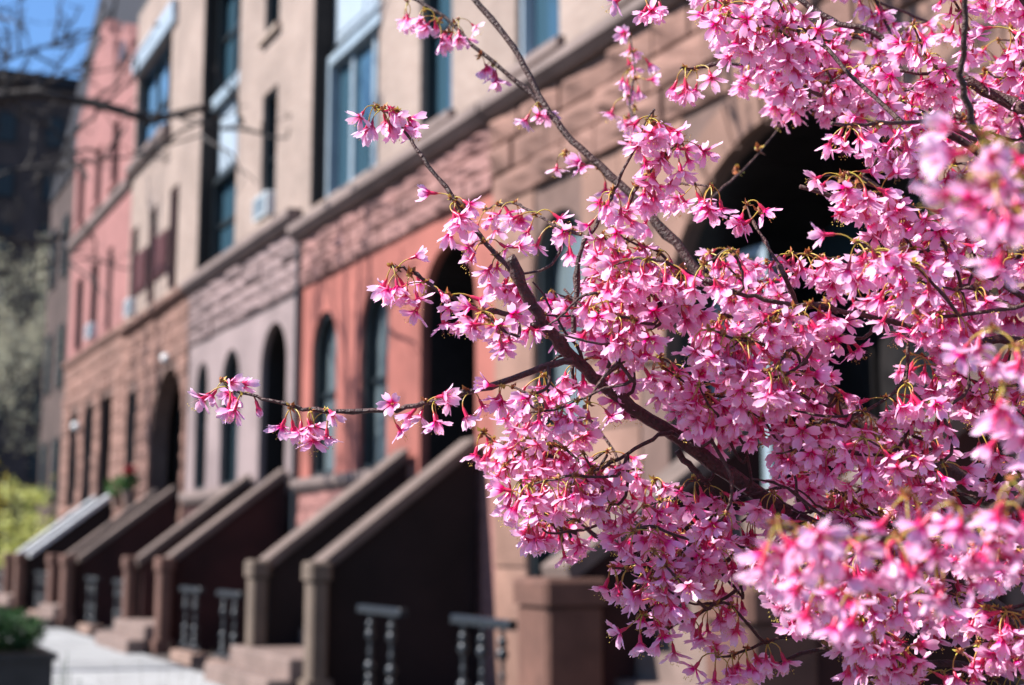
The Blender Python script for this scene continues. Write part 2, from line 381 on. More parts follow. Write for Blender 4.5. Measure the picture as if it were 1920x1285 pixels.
def stones(house, m, y0, y1, z0, z1, courses, length, ops, proud=0.11, rough=1.0, jit=0.3, gap=0.022, x=FX, bed=False):
    if m not in STONES: STONES[m] = [stone_mesh('stone', M[m], rough) for _ in range(5)]
    if bed: MB().box(x-0.012, x+0.05, y0, y1, z0, z1-0.004).build('mortar_bed', M['brown_mortar'], house)
    h = (z1-z0)/courses; hy, hz = house.location.y, house.location.z
    for c in range(courses):
        za = z0+c*h; zb = za+h
        spans = [(y0, y1)]
        for o in ops:                                            # cut the course where an opening passes through it
            if o['z0'] >= zb-0.02 or o['z1'] <= za+0.02: continue
            a, b = o['y0'], o['y1']
            if o.get('arch'):
                r = (b-a)/2; zs = o['z1']-(o.get('rise') or r); q = (za-zs)/(o.get('rise') or r)
                if q > 0:
                    hw = r*math.sqrt(max(0, 1-q*q)); cc = (a+b)/2; a, b = cc-hw, cc+hw
            a -= 0.012+o.get('ring', 0); b += 0.012+o.get('ring', 0)
            spans = [s for (p, q_) in spans for s in ((p, min(q_, a)), (max(p, b), q_)) if s[1]-s[0] > 0.06]
        for a, b in spans:
            n = max(1, round((b-a)/length)); cuts = [0]+sorted((k+jit*rnd.uniform(-1, 1)+(0.5 if c % 2 and n > 1 and k else 0)*0.5)/n for k in range(1, n))+[1]
            for k in range(n):
                p, q_ = a+(b-a)*cuts[k], a+(b-a)*cuts[k+1]
                if q_-p < 0.05: continue
                o = bpy.data.objects.new('stone', STONES[m][int(rnd.integers(5))])
                o.location = (x-house.location.x+0.01, (p+q_)/2-hy, (za+zb)/2-hz)
                o.scale = (proud*rnd.uniform(0.75, 1.35), q_-p-gap, h-gap*1.5); link(o, house)
def voussoirs(house, m, op, width, n, proud=0.05, x=FX):
    r = (op['y1']-op['y0'])/2; rise = op.get('rise') or r; c = (op['y0']+op['y1'])/2; zs = op['z1']-rise
    for k in range(n):
        t0, t1 = math.pi*(k+0.04)/n, math.pi*(k+0.96)/n
        pt = lambda t, e: (c+(r+e)*math.cos(t), zs+(rise+e)*math.sin(t))
        tm = (t0+t1)/2; pr = proud*rnd.uniform(0.8, 1.25)
        MB().plate([pt(t0, 0.004), pt(t0, width), pt(tm, width), pt(t1, width), pt(t1, 0.004), pt(tm, 0.004)], x-pr, x+0.03).build('voussoir', M[m], house)
def body(house, y0, y1, z1, m, x1=17.0):
    mb = MB()
    v = [(FX+0.4, y0+0.003, 0), (x1, y0+0.003, 0), (x1, y1-0.003, 0), (FX+0.4, y1-0.003, 0), (FX+0.4, y0+0.003, z1), (x1, y0+0.003, z1), (x1, y1-0.003, z1), (FX+0.4, y1-0.003, z1)]
    mb.add(v, [(0, 1, 5, 4), (1, 2, 6, 5), (2, 3, 7, 6)]); mb.build('rear_wall', M[m], house)
    MB().box(FX, x1, y0, y1, z1, z1+0.15).build('roof', M['roof'], house)
def band(house, name, m, y0, y1, z0, z1, out, x=FX):
    return MB().prism([(x-out*0.55, z0), (x+0.02, z0), (x+0.02, z1+0.012), (x-out, z1-0.01), (x-out, z0+(z1-z0)*0.45)], y0, y1).build(name, M[m], house)
def cornice(house, y0, y1, z, m='brown_mortar'):
    MB().prism([(FX-0.15, z), (FX+0.02, z), (FX+0.02, z+0.75), (FX-0.6, z+0.75), (FX-0.62, z+0.6), (FX-0.25, z+0.3)], y0, y1).build('cornice', M[m], house)
    k = 0
    y = y0+0.3
    while y < y1-0.2:
        MB().prism([(FX-0.5, z+0.52), (FX-0.18, z+0.05), (FX-0.14, z+0.05), (FX-0.245, z+0.303)], y, y+0.14).build('bracket', M[m], house); y += 0.9
def O(y0, y1, z0, z1, **k): return dict(y0=y0, y1=y1, z0=z0, z1=z1, **k)

# --- house nearest on the right: sandy ashlar with a broad arch
H4 = tag(empty('row_house', (FX, 9.3, 0)), 'nearest brown sandstone row house with a broad dark entrance arch behind the blossom', 'house', 'row houses along the street')
a4 = O(7.30, 10.96, 2.0, 5.12, arch=True, depth=1.5, ring=0.45); w4 = O(12.5, 13.62, 2.8, 5.16, arch=True, ring=0.0)
bz = [O(5.2, 6.2, 0.5, 1.9), O(10.9, 12.0, 0.5, 1.9), O(12.7, 13.8, 0.5, 1.9)]
wall('wall', M['brown_mortar'], H4, 4.0, 14.6, 0.0, 6.56, [a4, w4]+bz)
stones(H4, 'sand_ashlar', 4.0, 14.6, 0.0, 5.5, 8, 1.15, [a4, w4]+bz, proud=0.055, rough=0.12, jit=0.12, gap=0.02)
stones(H4, 'brown_rock', 4.0, 14.6, 5.5, 6.55, 3, 0.85, [], proud=0.15, gap=0.026)
voussoirs(H4, 'sand_ashlar', a4, 0.44, 13, 0.055)
band(H4, 'ledge', 'ledge', 4.0, 14.6, 6.56, 6.76, 0.24)
u4 = [O(y, y+1.06, 7.05, 9.6) for y in (13.02, 10.6, 8.3, 6.0)]; u4 += [O(o['y0'], o['y1'], 10.8, 13.2) for o in u4]
wall('upper_wall', M['beige_brick'], H4, 4.0, 14.6, 6.57, 14.2, u4)
for o in u4: window(H4, o, 'white_paint', 'glass_blue', sill='ledge')
window(H4, w4, 'dark_frame', 'glass_grey', sill='ledge')
for o in bz: window(H4, o, 'dark_frame', 'glass')
# entrance recess: sidelight with a pale frame, dark doors, green leaf
sl4 = O(10.05, 10.94, 2.02, 4.25, glass_x=0.62); window(H4, sl4, 'grey_paint', 'glass_grey', fw=0.09, bars=(0.45,))
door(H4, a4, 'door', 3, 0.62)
MB().box(FX+0.9, FX+0.95, 7.42, 8.12, 2.02, 4.1).box(FX+0.87, FX+0.898, 7.55, 7.99, 2.3, 3.9).build('door_leaf', M['green_door'], H4)
body(H4, 4.0, 14.6, 14.2, 'beige_brick'); cornice(H4, 4.0, 14.6, 14.25)

# --- red stucco house
H3 = tag(empty('row_house', (FX, 18.25, 0)), 'red stucco row house with round arched windows below rose rock-faced stone courses', 'house', 'row houses along the street')
d3 = O(15.15, 16.85, 2.0, 5.36, arch=True, depth=1.3)
p3 = [O(20.12, 21.30, 2.66, 5.20, arch=True), O(18.02, 19.10, 2.66, 5.22, arch=True)]
b3 = [O(18.1, 19.2, 0.5, 1.8), O(20.1, 21.2, 0.5, 1.8)]
wall('wall', M['red_stucco'], H3, 14.603, 21.897, 2.46, 6.52, [dict(d3, z0=2.46)]+p3)
wall('basement_wall', M['granite_rose'], H3, 14.603, 21.897, 0.0, 2.455, [O(15.15, 16.85, 2.0, 2.455, depth=1.3)]+b3)
stones(H3, 'rose_rock', 14.62, 21.88, 5.74, 6.52, 3, 0.95, [], proud=0.15, gap=0.026, bed=True)
stones(H3, 'granite_rose', 17.05, 21.88, 1.9, 2.44, 2, 0.6, [], proud=0.06)
band(H3, 'sill_course', 'ledge', 17.05, 21.88, 2.46, 2.655, 0.14)
band(H3, 'ledge', 'ledge', 14.61, 21.94, 6.53, 6.76, 0.26)
A3 = O(18.5, 21.55, 7.0, 13.2)
B3 = [O(15.9, 16.95, 7.05, 9.7), O(15.9, 16.95, 10.9, 13.1)]
wall('upper_wall', M['beige_brick'], H3, 14.603, 21.897, 6.53, 14.6, [A3]+B3)
MB().add([(FX+0.03, *p) for p in inset(op_pts(A3), 0.004)]+[(FX+0.42, *p) for p in inset(op_pts(A3), 0.004)], [(i, i+4, (i+1) % 4+4, (i+1) % 4) for i in range(4)]).build('bay_shade_sheet', M['bay_shade_sheet'], H3)  # dark sheet over the brick reveals, their shade put into its colour
for o in p3: window(H3, o, 'dark_frame', 'glass_grey', fw=0.08)
door(H3, d3)
for o in b3+B3: window(H3, o, 'dark_frame', 'glass_blue', sill='ledge')
window(H3, O(18.5, 21.55, 7.02, 9.55, glass_x=0.40), 'grey_paint', 'glass_blue', fw=0.17, bars=(), mull=(0.36, 0.72))
MB().box(FX+0.33, FX+0.44, 18.5, 21.55, 9.55, 9.75).build('transom', M['dark_frame'], H3)
MB().box(FX+0.37, FX+0.44, 18.5, 21.55, 9.752, 10.9).box(FX+0.35, FX+0.368, 18.7, 19.9, 9.9, 10.75).box(FX+0.35, FX+0.368, 20.1, 21.35, 9.9, 10.75).build('panel', M['white_paint'], H3)
window(H3, O(18.5, 21.55, 10.9, 13.2, glass_x=0.40), 'grey_paint', 'glass_blue', fw=0.14, bars=(0.5,), mull=(0.36, 0.72))
body(H3, 14.603, 21.897, 14.6, 'beige_brick'); cornice(H3, 14.61, 21.89, 14.65)

MB().tube([(FX-0.07, 21.84, 0.1), (FX-0.07, 21.84, 6.5)], 0.05, 8).build('downpipe', M['iron'], H3)
# --- mauve stucco house
H2 = tag(empty('row_house', (FX, 25.65, 0)), 'mauve-grey stucco row house with black arched openings and a tall dark window bay', 'house', 'row houses along the street')
d2 = O(22.6, 24.15, 2.0, 5.40, arch=True, depth=1.3)
p2 = [O(25.5, 26.75, 2.72, 5.28, arch=True), O(27.8, 28.75, 2.72, 5.28, arch=True)]
b2 = [O(25.5, 26.6, 0.5, 1.8), O(27.7, 28.7, 0.5, 1.8)]
wall('wall', M['mauve_stucco'], H2, 21.903, 29.397, 2.46, 6.82, [dict(d2, z0=2.46)]+p2)
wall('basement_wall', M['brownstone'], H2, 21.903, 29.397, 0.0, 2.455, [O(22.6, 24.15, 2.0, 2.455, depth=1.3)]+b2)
stones(H2, 'mauve_rock', 21.92, 29.38, 5.72, 6.82, 4, 1.0, [], proud=0.14, gap=0.026, bed=True)
band(H2, 'sill_course', 'ledge', 24.4, 29.38, 2.46, 2.70, 0.14)
band(H2, 'ledge', 'ledge', 21.95, 29.39, 6.83, 7.08, 0.26)
A2 = O(26.1, 29.05, 7.2, 13.6)
B2 = [O(23.5, 24.42, 7.30, 9.70), O(23.5, 24.42, 10.8, 13.2)]
wall('upper_wall', M['beige_brick'], H2, 21.903, 29.397, 6.83, 15.0, [A2]+B2)
MB().add([(FX+0.03, *p) for p in inset(op_pts(A2), 0.004)]+[(FX+0.42, *p) for p in inset(op_pts(A2), 0.004)], [(i, i+4, (i+1) % 4+4, (i+1) % 4) for i in range(4)]).build('bay_shade_sheet', M['bay_shade_sheet'], H2)  # same painted shade sheet over the reveals of this bay
for o in p2: window(H2, o, 'dark_frame', 'glass', fw=0.08)
door(H2, d2)
for o in b2+B2: window(H2, o, 'dark_frame', 'glass', sill='beige_lintel')
window(H2, O(26.1, 29.05, 7.2, 9.25, glass_x=0.45), 'dark_frame', 'glass_blue', fw=0.12, bars=(0.5,), mull=(0.5,))
MB().box(FX+0.40, FX+0.49, 26.1, 29.05, 9.25, 10.75).box(FX+0.38, FX+0.398, 26.25, 27.5, 9.4, 10.6).box(FX+0.38, FX+0.398, 27.65, 28.9, 9.4, 10.6).build('panel', M['white_paint'], H2)
MB().box(FX+0.2, FX+0.49, 26.1, 29.05, 10.752, 11.0).build('transom', M['grey_paint'], H2)
window(H2, O(26.1, 29.05, 11.0, 13.6, glass_x=0.45), 'dark_frame', 'glass_blue', fw=0.12, bars=(0.5,), mull=(0.33, 0.66))
body(H2, 21.903, 29.397, 15.0, 'beige_brick'); cornice(H2, 21.92, 29.38, 15.05)

# --- brown rock-faced house
H1 = tag(empty('row_house', (FX, 32.8, 0)), 'brown rock-faced row house with a wide arch and three narrow red-framed windows above', 'house', 'row houses along the street')
a1 = O(29.7, 32.9, 2.0, 5.5, arch=True, depth=0.8); w1 = O(34.45, 35.6, 2.75, 5.35)
wall('wall', M['brown_mortar'], H1, 29.403, 36.197, 0.0, 6.82, [a1, w1])
stones(H1, 'brown_rock', 29.42, 36.18, 0.0, 6.80, 17, 0.85, [a1, w1], proud=0.12)
band(H1, 'ledge', 'brown_rock', 29.42, 36.19, 6.83, 7.05, 0.24)
u1 = [O(30.9, 31.75, 7.25, 9.62), O(33.1, 33.9, 7.25, 9.60), O(35.2, 36.0, 7.25, 9.55)]
A1 = O(32.1, 36.0, 11.25, 13.55, depth=0.55)
wall('upper_wall', M['beige_brick'], H1, 29.403, 36.197, 6.83, 15.3, u1+[A1])
for o in u1: window(H1, o, 'red_frame', 'glass', sill='beige_lintel', fw=0.1)
for y0, y1 in ((31.78, 33.07), (33.93, 35.17)):
    MB().box(FX-0.05, FX+0.02, y0, y1, 7.75, 8.75).box(FX-0.07, FX-0.048, y0+0.1, y1-0.1, 7.85, 8.65).build('shutter_panel', M['red_frame'], H1)
window(H1, O(32.1, 36.0, 11.25, 13.55, glass_x=0.26), 'dark_frame', 'glass_sky_painted', fw=0.14, bars=(0.45,), mull=(0.33, 0.66))
band(H1, 'sill_course', 'ledge', 31.9, 36.19, 10.95, 11.22, 0.2)
MB().prism([(FX-0.10, 13.62), (FX+0.02, 13.62), (FX+0.02, 14.12), (FX-0.14, 14.12), (FX-0.14, 13.9)], 31.6, 36.19).build('lintel', M['white_paint'], H1)
door(H1, O(29.7, 31.0, 2.0, 4.3, depth=0.75), 'door', 2, 0.75)
window(H1, O(29.72, 32.88, 2.02, 5.48, arch=True, glass_x=0.72), 'dark_frame', 'glass', fw=0.1, bars=(0.55,), mull=(0.4, 0.7))
window(H1, w1, 'dark_frame', 'glass', sill='brown_rock')
body(H1, 29.403, 36.197, 15.3, 'beige_brick')

# --- pink house at the end of the row with a gable
H0 = tag(empty('row_house', (FX, 40.8, 0)), 'pink painted end row house with a gabled top and brown stone ground floor', 'house', 'row houses along the street')
g0 = [O(37.55, 39.25, 2.0, 5.55, depth=0.9), O(40.15, 41.65, 2.75, 5.55), O(42.6, 44.1, 2.75, 5.5)]
wall('wall', M['brown_mortar'], H0, 36.203, 45.4, 0.0, 6.98, g0)
stones(H0, 'brown_rock', 36.22, 45.38, 2.0, 6.96, 12, 0.95, g0, proud=0.12)
band(H0, 'ledge', 'brown_rock', 36.21, 45.4, 6.99, 7.2, 0.15)
u0 = [O(38.45, 39.15, 7.4, 9.65), O(40.55, 41.7, 7.4, 9.65), O(42.95, 44.2, 7.4, 9.6)]
t0 = [O(38.2, 39.2, 11.4, 13.2), O(40.8, 41.7, 11.4, 13.1), O(43.6, 44.7, 11.35, 13.4)]
wall('upper_wall', M['pink_stucco'], H0, 36.203, 45.4, 6.99, 14.6, u0+t0)
MB().plate([(39.2, 14.6), (45.4, 14.6), (44.9, 15.1), (43.9, 15.3), (43.3, 16.1), (42.2, 16.4), (41.8, 16.9), (41.0, 16.9), (40.6, 16.3), (39.8, 15.9)], FX, FX+0.4).build('gable', M['pink_stucco'], H0)
dm = MB().plate([(36.9, 14.6), (38.9, 14.6), (38.9, 14.9), (37.9, 15.7), (36.9, 14.9)], FX-0.06, FX+1.2).build('dormer', M['pink_stucco'], H0)
MB().plate(arch_pts(37.45, 38.35, 14.65, 15.2), FX-0.08, FX-0.064).build('dormer_window', M['dark_frame'], dm)
MB().prism([(FX+0.42, 14.6), (FX+9, 14.6), (FX+9, 19.5), (FX+1.1, 19.5)], 36.21, 45.38).build('roof', M['slate'], H0)
band(H0, 'cornice', 'ledge', 36.21, 45.4, 10.75, 11.0, 0.16)
for o in u0: window(H0, o, 'dark_frame', 'glass', sill='pink_stucco')
for o in t0: window(H0, o, 'red_frame', 'glass', sill='pink_stucco')
for o in g0[1:]: window(H0, o, 'dark_frame', 'glass', sill='brown_rock')
door(H0, g0[0])
MB().add([(FX+0.4, 36.21, 0), (17, 36.21, 0), (17, 45.39, 0), (FX+0.4, 45.39, 0), (FX+0.4, 36.21, 14.6), (17, 36.21, 14.6), (17, 45.39, 14.6), (FX+0.4, 45.39, 14.6)], [(0, 1, 5, 4), (1, 2, 6, 5), (2, 3, 7, 6)]).build('rear_wall', M['pink_stucco'], H0)

# --- dark slate-roofed house beyond, and the tall dark block across the end of the street
HX = tag(empty('row_house', (FX+0.6, 48, 0)), 'narrow dark slate-fronted house standing beyond the pink gabled house', 'house', 'row houses along the street')
MB().box(FX+0.02, 16, 45.5, 50.5, 0, 13.4).build('wall', M['far_brick'], HX)
MB().prism([(FX-0.05, 13.4), (16, 13.4), (16, 22), (FX+1.5, 22)], 45.45, 50.5).build('roof', M['slate'], HX)
for z in (3.0, 6.6, 10.2):
    for y in (46.2, 48.6):
        f = MB().box(FX-0.04, FX+0.03, y, y+1.1, z, z+2.0).build('window', M['dark_frame'], HX)
        MB().box(FX-0.06, FX-0.042, y+0.1, y+1.0, z+0.1, z+1.9).build('pane', M['glass'], f)

FB = tag(empty('apartment_block', (8, 82, 0)), 'tall dark brick apartment block closing the end of the street', 'building')
MB().box(-30, 40, 82, 96, 0, 27.5).build('wall', M['far_brick'], FB)
MB().box(-30.3, 40.3, 81.6, 96.3, 27.5, 28.2).build('parapet', M['slate'], FB)
wf = MB().box(-0.55, 0.55, -0.06, 0.02, 0, 1.8).mesh('window', M['slate']); wp = MB().box(-0.45, 0.45, -0.08, -0.061, 0.1, 1.7).mesh('pane', M['dark_frame'])
for i in range(14):
    for j in range(8):
        o = link(bpy.data.objects.new('window', wf), FB); o.location = (-12+i*2.6-8, 0, 2.0+j*3.15)
        p = link(bpy.data.objects.new('pane', wp), o)

# ------------------------------------------------------------------ stoops
def stoop(label, yn, yf, nn=None, nf=None, wall_m='brownstone', coping_m='coping', newel_m='newel', nw=0.40, zt=2.93, zb=1.44, newel_h=1.44, xn=4.70, xs=5.07):
    """high stoop: two solid cheek walls with sloped copings, newel piers with caps, stone treads between"""
    s = tag(empty('stoop', (xn, (yn+yf)/2, 0)), label, 'stoop', 'brownstone stoops in front of the row houses')
    sl_ = (zt-zb)/(FX-xs); nd = 0.20 if nw < 0.45 else 0.48
    for y0, y1, c in ((yn, yn+0.32, nn or yn+0.02), (yf-0.32, yf, nf or yf-0.2)):
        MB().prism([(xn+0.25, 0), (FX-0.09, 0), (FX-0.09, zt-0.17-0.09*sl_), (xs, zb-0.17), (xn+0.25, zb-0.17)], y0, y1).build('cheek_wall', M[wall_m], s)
        MB().prism([(xs-0.03, zb-0.165), (FX-0.10, zt-0.165-0.07*sl_), (FX-0.10, zt-0.10*sl_), (xs, zb), (xs-0.07, zb-0.05)], y0-0.05, y1+0.05).build('coping', M[coping_m], s)
        n = MB().bevel_box(xn, xn+nd, c-nw/2, c+nw/2, 0.0, newel_h-0.20, 0.03).build('newel', M[newel_m], s)
        MB().bevel_box(xn-0.03, xn+nd+0.03, c-nw/2-0.03, c+nw/2+0.03, newel_h-0.198, newel_h, 0.035).build('cap', M[newel_m], n)
        MB().box(xn-0.04, xn+nd+0.04, c-nw/2-0.04, c+nw/2+0.04, 0.0, 0.20).build('plinth', M[newel_m], n)
    rise = 2.05/10; x = xn-0.42
    for k in range(2):
        MB().bevel_box(x+0.28*k, x+0.28*(k+1)+0.015+0.5*k, yn-0.10+0.12*k, yf+0.10-0.12*k, 0.0, rise*(k+1), 0.02).build('step', M['step'], s)
    xx = x+0.56+0.50; run = (FX-0.05-xx)/8
    for k in range(2, 10):
        MB().box(xx+run*(k-2), xx+run*(k-1), yn+0.322, yf-0.322, 0.0 if k < 3 else rise*(k-1)-0.05, rise*(k+1)).build('step', M['step'], s)
    return s
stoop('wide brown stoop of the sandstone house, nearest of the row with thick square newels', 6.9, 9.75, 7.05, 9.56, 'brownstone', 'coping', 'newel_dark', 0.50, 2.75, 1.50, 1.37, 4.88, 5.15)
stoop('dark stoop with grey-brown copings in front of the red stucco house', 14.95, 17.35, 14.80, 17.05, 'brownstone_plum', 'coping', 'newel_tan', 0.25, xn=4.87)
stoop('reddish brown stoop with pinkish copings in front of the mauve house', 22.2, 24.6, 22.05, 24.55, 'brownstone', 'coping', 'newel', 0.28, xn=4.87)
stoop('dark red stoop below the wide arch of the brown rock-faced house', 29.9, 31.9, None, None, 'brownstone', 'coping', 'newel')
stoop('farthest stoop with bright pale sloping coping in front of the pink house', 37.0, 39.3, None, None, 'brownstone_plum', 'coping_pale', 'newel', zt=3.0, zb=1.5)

# ------------------------------------------------------------------ iron railings in front of the areaways
def railing(label, y0, y1, n, x=4.92):
    s = tag(empty('iron_railing', (x, (y0+y1)/2, 0)), label, 'railing', 'iron railings between the stoops')
    MB().box(x-0.13, x+0.13, y0-0.05, y1+0.05, 0, 0.15).build('base_stone', M['curb_stone'], s)
    MB().bevel_box(x-0.045, x+0.045, y0, y1, 0.97, 1.04, 0.015).build('top_rail', M['iron'], s)
    MB().box(x-0.02, x+0.02, y0, y1, 0.2, 0.24).build('bottom_rail', M['iron'], s)
    for k in range(n):
        y = y0+(y1-y0)*(k+0.5)/n
        b = MB().lathe([(0.02, 0.15), (0.02, 0.97)], x, y, 8).build('baluster', M['iron'], s)
        for z, r in ((0.86, 0.042), (0.77, 0.05), (0.60, 0.03), (0.47, 0.055), (0.36, 0.048), (0.27, 0.052)):
            MB().lathe([(0.018, z-r*1.05), (r*0.75, z-r*0.7), (r, z), (r*0.75, z+r*0.7), (0.018, z+r*1.05)], x, y, 10).build('knob', M['iron'], b, smooth=True)
railing('two-post black iron railing before the red house, on the nearer side of its gate gap', 12.2, 13.3, 2)
railing('three-post black iron railing abutting the sandstone house stoop newel', 9.95, 11.05, 3)
railing('two-post iron railing before the mauve house, nearer its own stoop', 19.55, 20.65, 2)
railing('two-post iron railing abutting the far newel of the red house stoop', 17.55, 18.6, 2)
railing('small iron railing before the brown rock-faced house, nearer its stoop', 27.2, 28.3, 2)
railing('small iron railing abutting the far newel of the mauve house stoop', 24.75, 25.6, 2)
railing('iron railing between the brown house stoop and the pale-topped stoop', 33.2, 35.0, 3)
railing('long iron railing beyond the pink house stoop, farthest along the pavement', 40.2, 50.0, 22)

# ------------------------------------------------------------------ small things on the fronts
def wall_lamp(label, y, z, r, x):
    s = tag(empty('wall_lamp', (FX, y, z)), label, 'lamp')
    MB().tube([(FX-0.1, y, z-0.1), (x+0.12, y, z-0.12), (x, y, z-r*0.8)], 0.025, 6).build('bracket', M['iron'], s)
    MB().lathe([(r*math.sin(math.pi*k/8)+0.001, z-r*math.cos(math.pi*k/8)) for k in range(9)], x, y, 14).build('globe', M['globe'], s, smooth=True)
wall_lamp('white globe lamp beside the door of the pink house', 41.9, 5.0, 0.12, 6.78)
wall_lamp('white globe lamp on the wall above the wide glazed arch', 30.6, 5.62, 0.10, 6.76)
def ac_unit(label, y, z, wd=0.62):
    s = tag(empty('air_conditioner', (FX, y, z)), label, 'air conditioner', 'window air conditioners')
    MB().bevel_box(FX-0.16, FX+0.24, y-wd/2, y+wd/2, z, z+0.42, 0.02).build('case', M['ac_white'], s)
    for k in range(7): MB().box(FX-0.175, FX-0.162, y-wd/2+0.05, y+wd/2-0.05, z+0.05+k*0.05, z+0.075+k*0.05).build('grille_slat', M['grey_paint'], s)
ac_unit('white air conditioner in the narrow upper window of the mauve house', 23.95, 7.33, 0.8)
ac_unit('pale air conditioner low in a second floor window of the pink house', 41.1, 7.43)
ac_unit('pale air conditioner in the end window above the brown house ledge', 35.6, 7.28, 0.55)

def leaf_cloud(mb, c, rad, n, size, up=0.3, shell=0.5):
    c = Vector(c)
    for _ in range(n):
        d = Vector(rnd.normal(size=3)).normalized(); q = shell+(1-shell)*rnd.random()
        q *= 0.85+0.25*noise.noise(d*2.3+c)
        p = c + Vector((d.x*rad[0], d.y*rad[1], d.z*rad[2]))*q
        a = Vector(rnd.normal(size=3)).normalized(); a = (a+d*0.4).normalized(); b = a.cross(Vector(rnd.normal(size=3))).normalized()
        s = size*rnd.uniform(0.6, 1.3)
        mb.add([p-a*s, p+b*s*0.45, p+a*s, p-b*s*0.45], [(0, 1, 2, 3)])
M['leaf_dark'] = leaf_mat('leaf_dark', (0.012, 0.045, 0.014), (0.05, 0.13, 0.035))
M['leaf_yellow'] = leaf_mat('leaf_yellow', (0.34, 0.30, 0.06), (0.55, 0.46, 0.14))
M['leaf_lime'] = leaf_mat('leaf_lime', (0.36, 0.40, 0.09), (0.60, 0.58, 0.20))
M['leaf_olive'] = leaf_mat('leaf_olive', (0.38, 0.36, 0.24), (0.58, 0.54, 0.40), 0.5)
M['leaf_fresh'] = leaf_mat('leaf_fresh', (0.035, 0.10, 0.025), (0.09, 0.18, 0.045))
M['geranium'] = leaf_mat('geranium', (0.35, 0.01, 0.02), (0.6, 0.03, 0.04))
M['forsythia'] = leaf_mat('forsythia', (0.55, 0.42, 0.02), (0.70, 0.55, 0.04))

# pot with red flowers on the brown house stoop
s = tag(empty('potted_plant', (6.5, 31.6, 2.7)), 'red flowers with green leaves in a pot by the wide arch', 'plant')
MB().lathe([(0.12, 2.45), (0.17, 2.75), (0.19, 2.78), (0.19, 2.83), (0.15, 2.83)], 6.45, 32.3, 12).build('pot', M['curb_stone'], s)
mb = MB(); leaf_cloud(mb, (6.45, 32.3, 3.05), (0.26, 0.26, 0.2), 220, 0.06); mb.build('foliage', M['leaf_fresh'], s)
mb = MB(); leaf_cloud(mb, (6.45, 32.3, 3.3), (0.2, 0.22, 0.12), 110, 0.05); mb.build('blooms', M['geranium'], s)
s = tag(empty('potted_plant', (6.45, 34.2, 2.6)), 'leafy green potted plant on the window sill beside the wide arch', 'plant')
MB().lathe([(0.10, 2.5), (0.14, 2.72), (0.16, 2.78), (0.13, 2.78)], 6.62, 34.6, 12).build('pot', M['curb_stone'], s)
mb = MB(); leaf_cloud(mb, (6.62, 34.6, 3.0), (0.35, 0.4, 0.3), 320, 0.06); mb.build('foliage', M['leaf_fresh'], s)

# clipped evergreen shrub in a dark planter beside the pavement
s = tag(empty('planter_box', (1.55, 15.4, 0)), 'low black planter box beside the pale pavement', 'planter')
bx = MB()
bx.box(1.1, 2.27, 14.75, 16.1, 0.0, 0.50); bx.box(1.06, 2.31, 14.71, 16.14, 0.501, 0.56); bx.build('box', M['planter'], s)
MB().box(1.14, 2.23, 14.79, 16.06, 0.56, 0.575).build('soil', M['soil'], s)
s = tag(empty('shrub', (1.55, 15.4, 0.575)), 'dense dark green rounded shrub growing in the black planter box', 'shrub')
mb = MB()
for c_, r_ in (((1.45, 15.2, 0.86), (0.55, 0.6, 0.40)), ((1.88, 15.4, 0.75), (0.46, 0.6, 0.30)), ((1.35, 15.6, 0.92), (0.5, 0.5, 0.45))): leaf_cloud(mb, c_, r_, 2200, 0.035, shell=0.55)
mb.build('foliage', M['leaf_dark'], s)
mb = MB()
for k in range(8): mb.tube([(1.5, 15.4, 0.575), (1.5+rnd.normal()*0.25, 15.4+rnd.normal()*0.25, 1.0)], [0.012, 0.004], 5)
mb.build('stem', M['bare_bark'], s)

# shrubs and the budding tree at the end of the street
def bush(name, label, cat, c, rad, n, size, m, ground=True):
    s = tag(empty(name, (c[0], c[1], 0)), label, cat)
    mb = MB(); leaf_cloud(mb, c, rad, n, size, shell=0.35); mb.build('foliage', M[m], s)
    mb = MB()
    for k in range(9): mb.tube([(c[0]+rnd.normal()*0.1, c[1]+rnd.normal()*0.1, 0), (c[0]+rnd.normal()*rad[0]*0.45, c[1]+rnd.normal()*rad[1]*0.4, c[2]+rad[2]*rnd.uniform(0, 0.8))], [0.04, 0.012], 5)
    mb.build('stem', M['bark_grey'], s)
s = tag(empty('shrub', (6.2, 47.2, 0)), 'bright lime-yellow loose shrub behind the farthest stoop', 'shrub')
mb = MB()
for k in range(16): leaf_cloud(mb, (6.1+rnd.normal()*0.7, 47.2+rnd.normal()*0.6, 1.9+rnd.normal()*0.75), (0.5, 0.5, 0.45+0.3*rnd.random()), 110, 0.085, shell=0.2)
mb.build('foliage', M['leaf_lime'], s); mb = MB()
for k in range(10): mb.tube([(6.1+rnd.normal()*0.1, 47.2, 0), (6.1+rnd.normal()*0.7, 47.2+rnd.normal()*0.5, 2.2+rnd.normal()*0.5)], [0.04, 0.012], 5)
mb.build('stem', M['bark_grey'], s)
bush('forsythia_bush', 'tall loose shrub with scattered yellow forsythia flowers', 'shrub', (5.0, 52, 3.0), (1.7, 1.6, 2.3), 1100, 0.10, 'forsythia')
bush('shrub', 'straw-coloured leafy shrub at the far end of the pavement', 'shrub', (3.2, 52, 1.7), (2.4, 1.5, 1.7), 2400, 0.09, 'leaf_yellow')

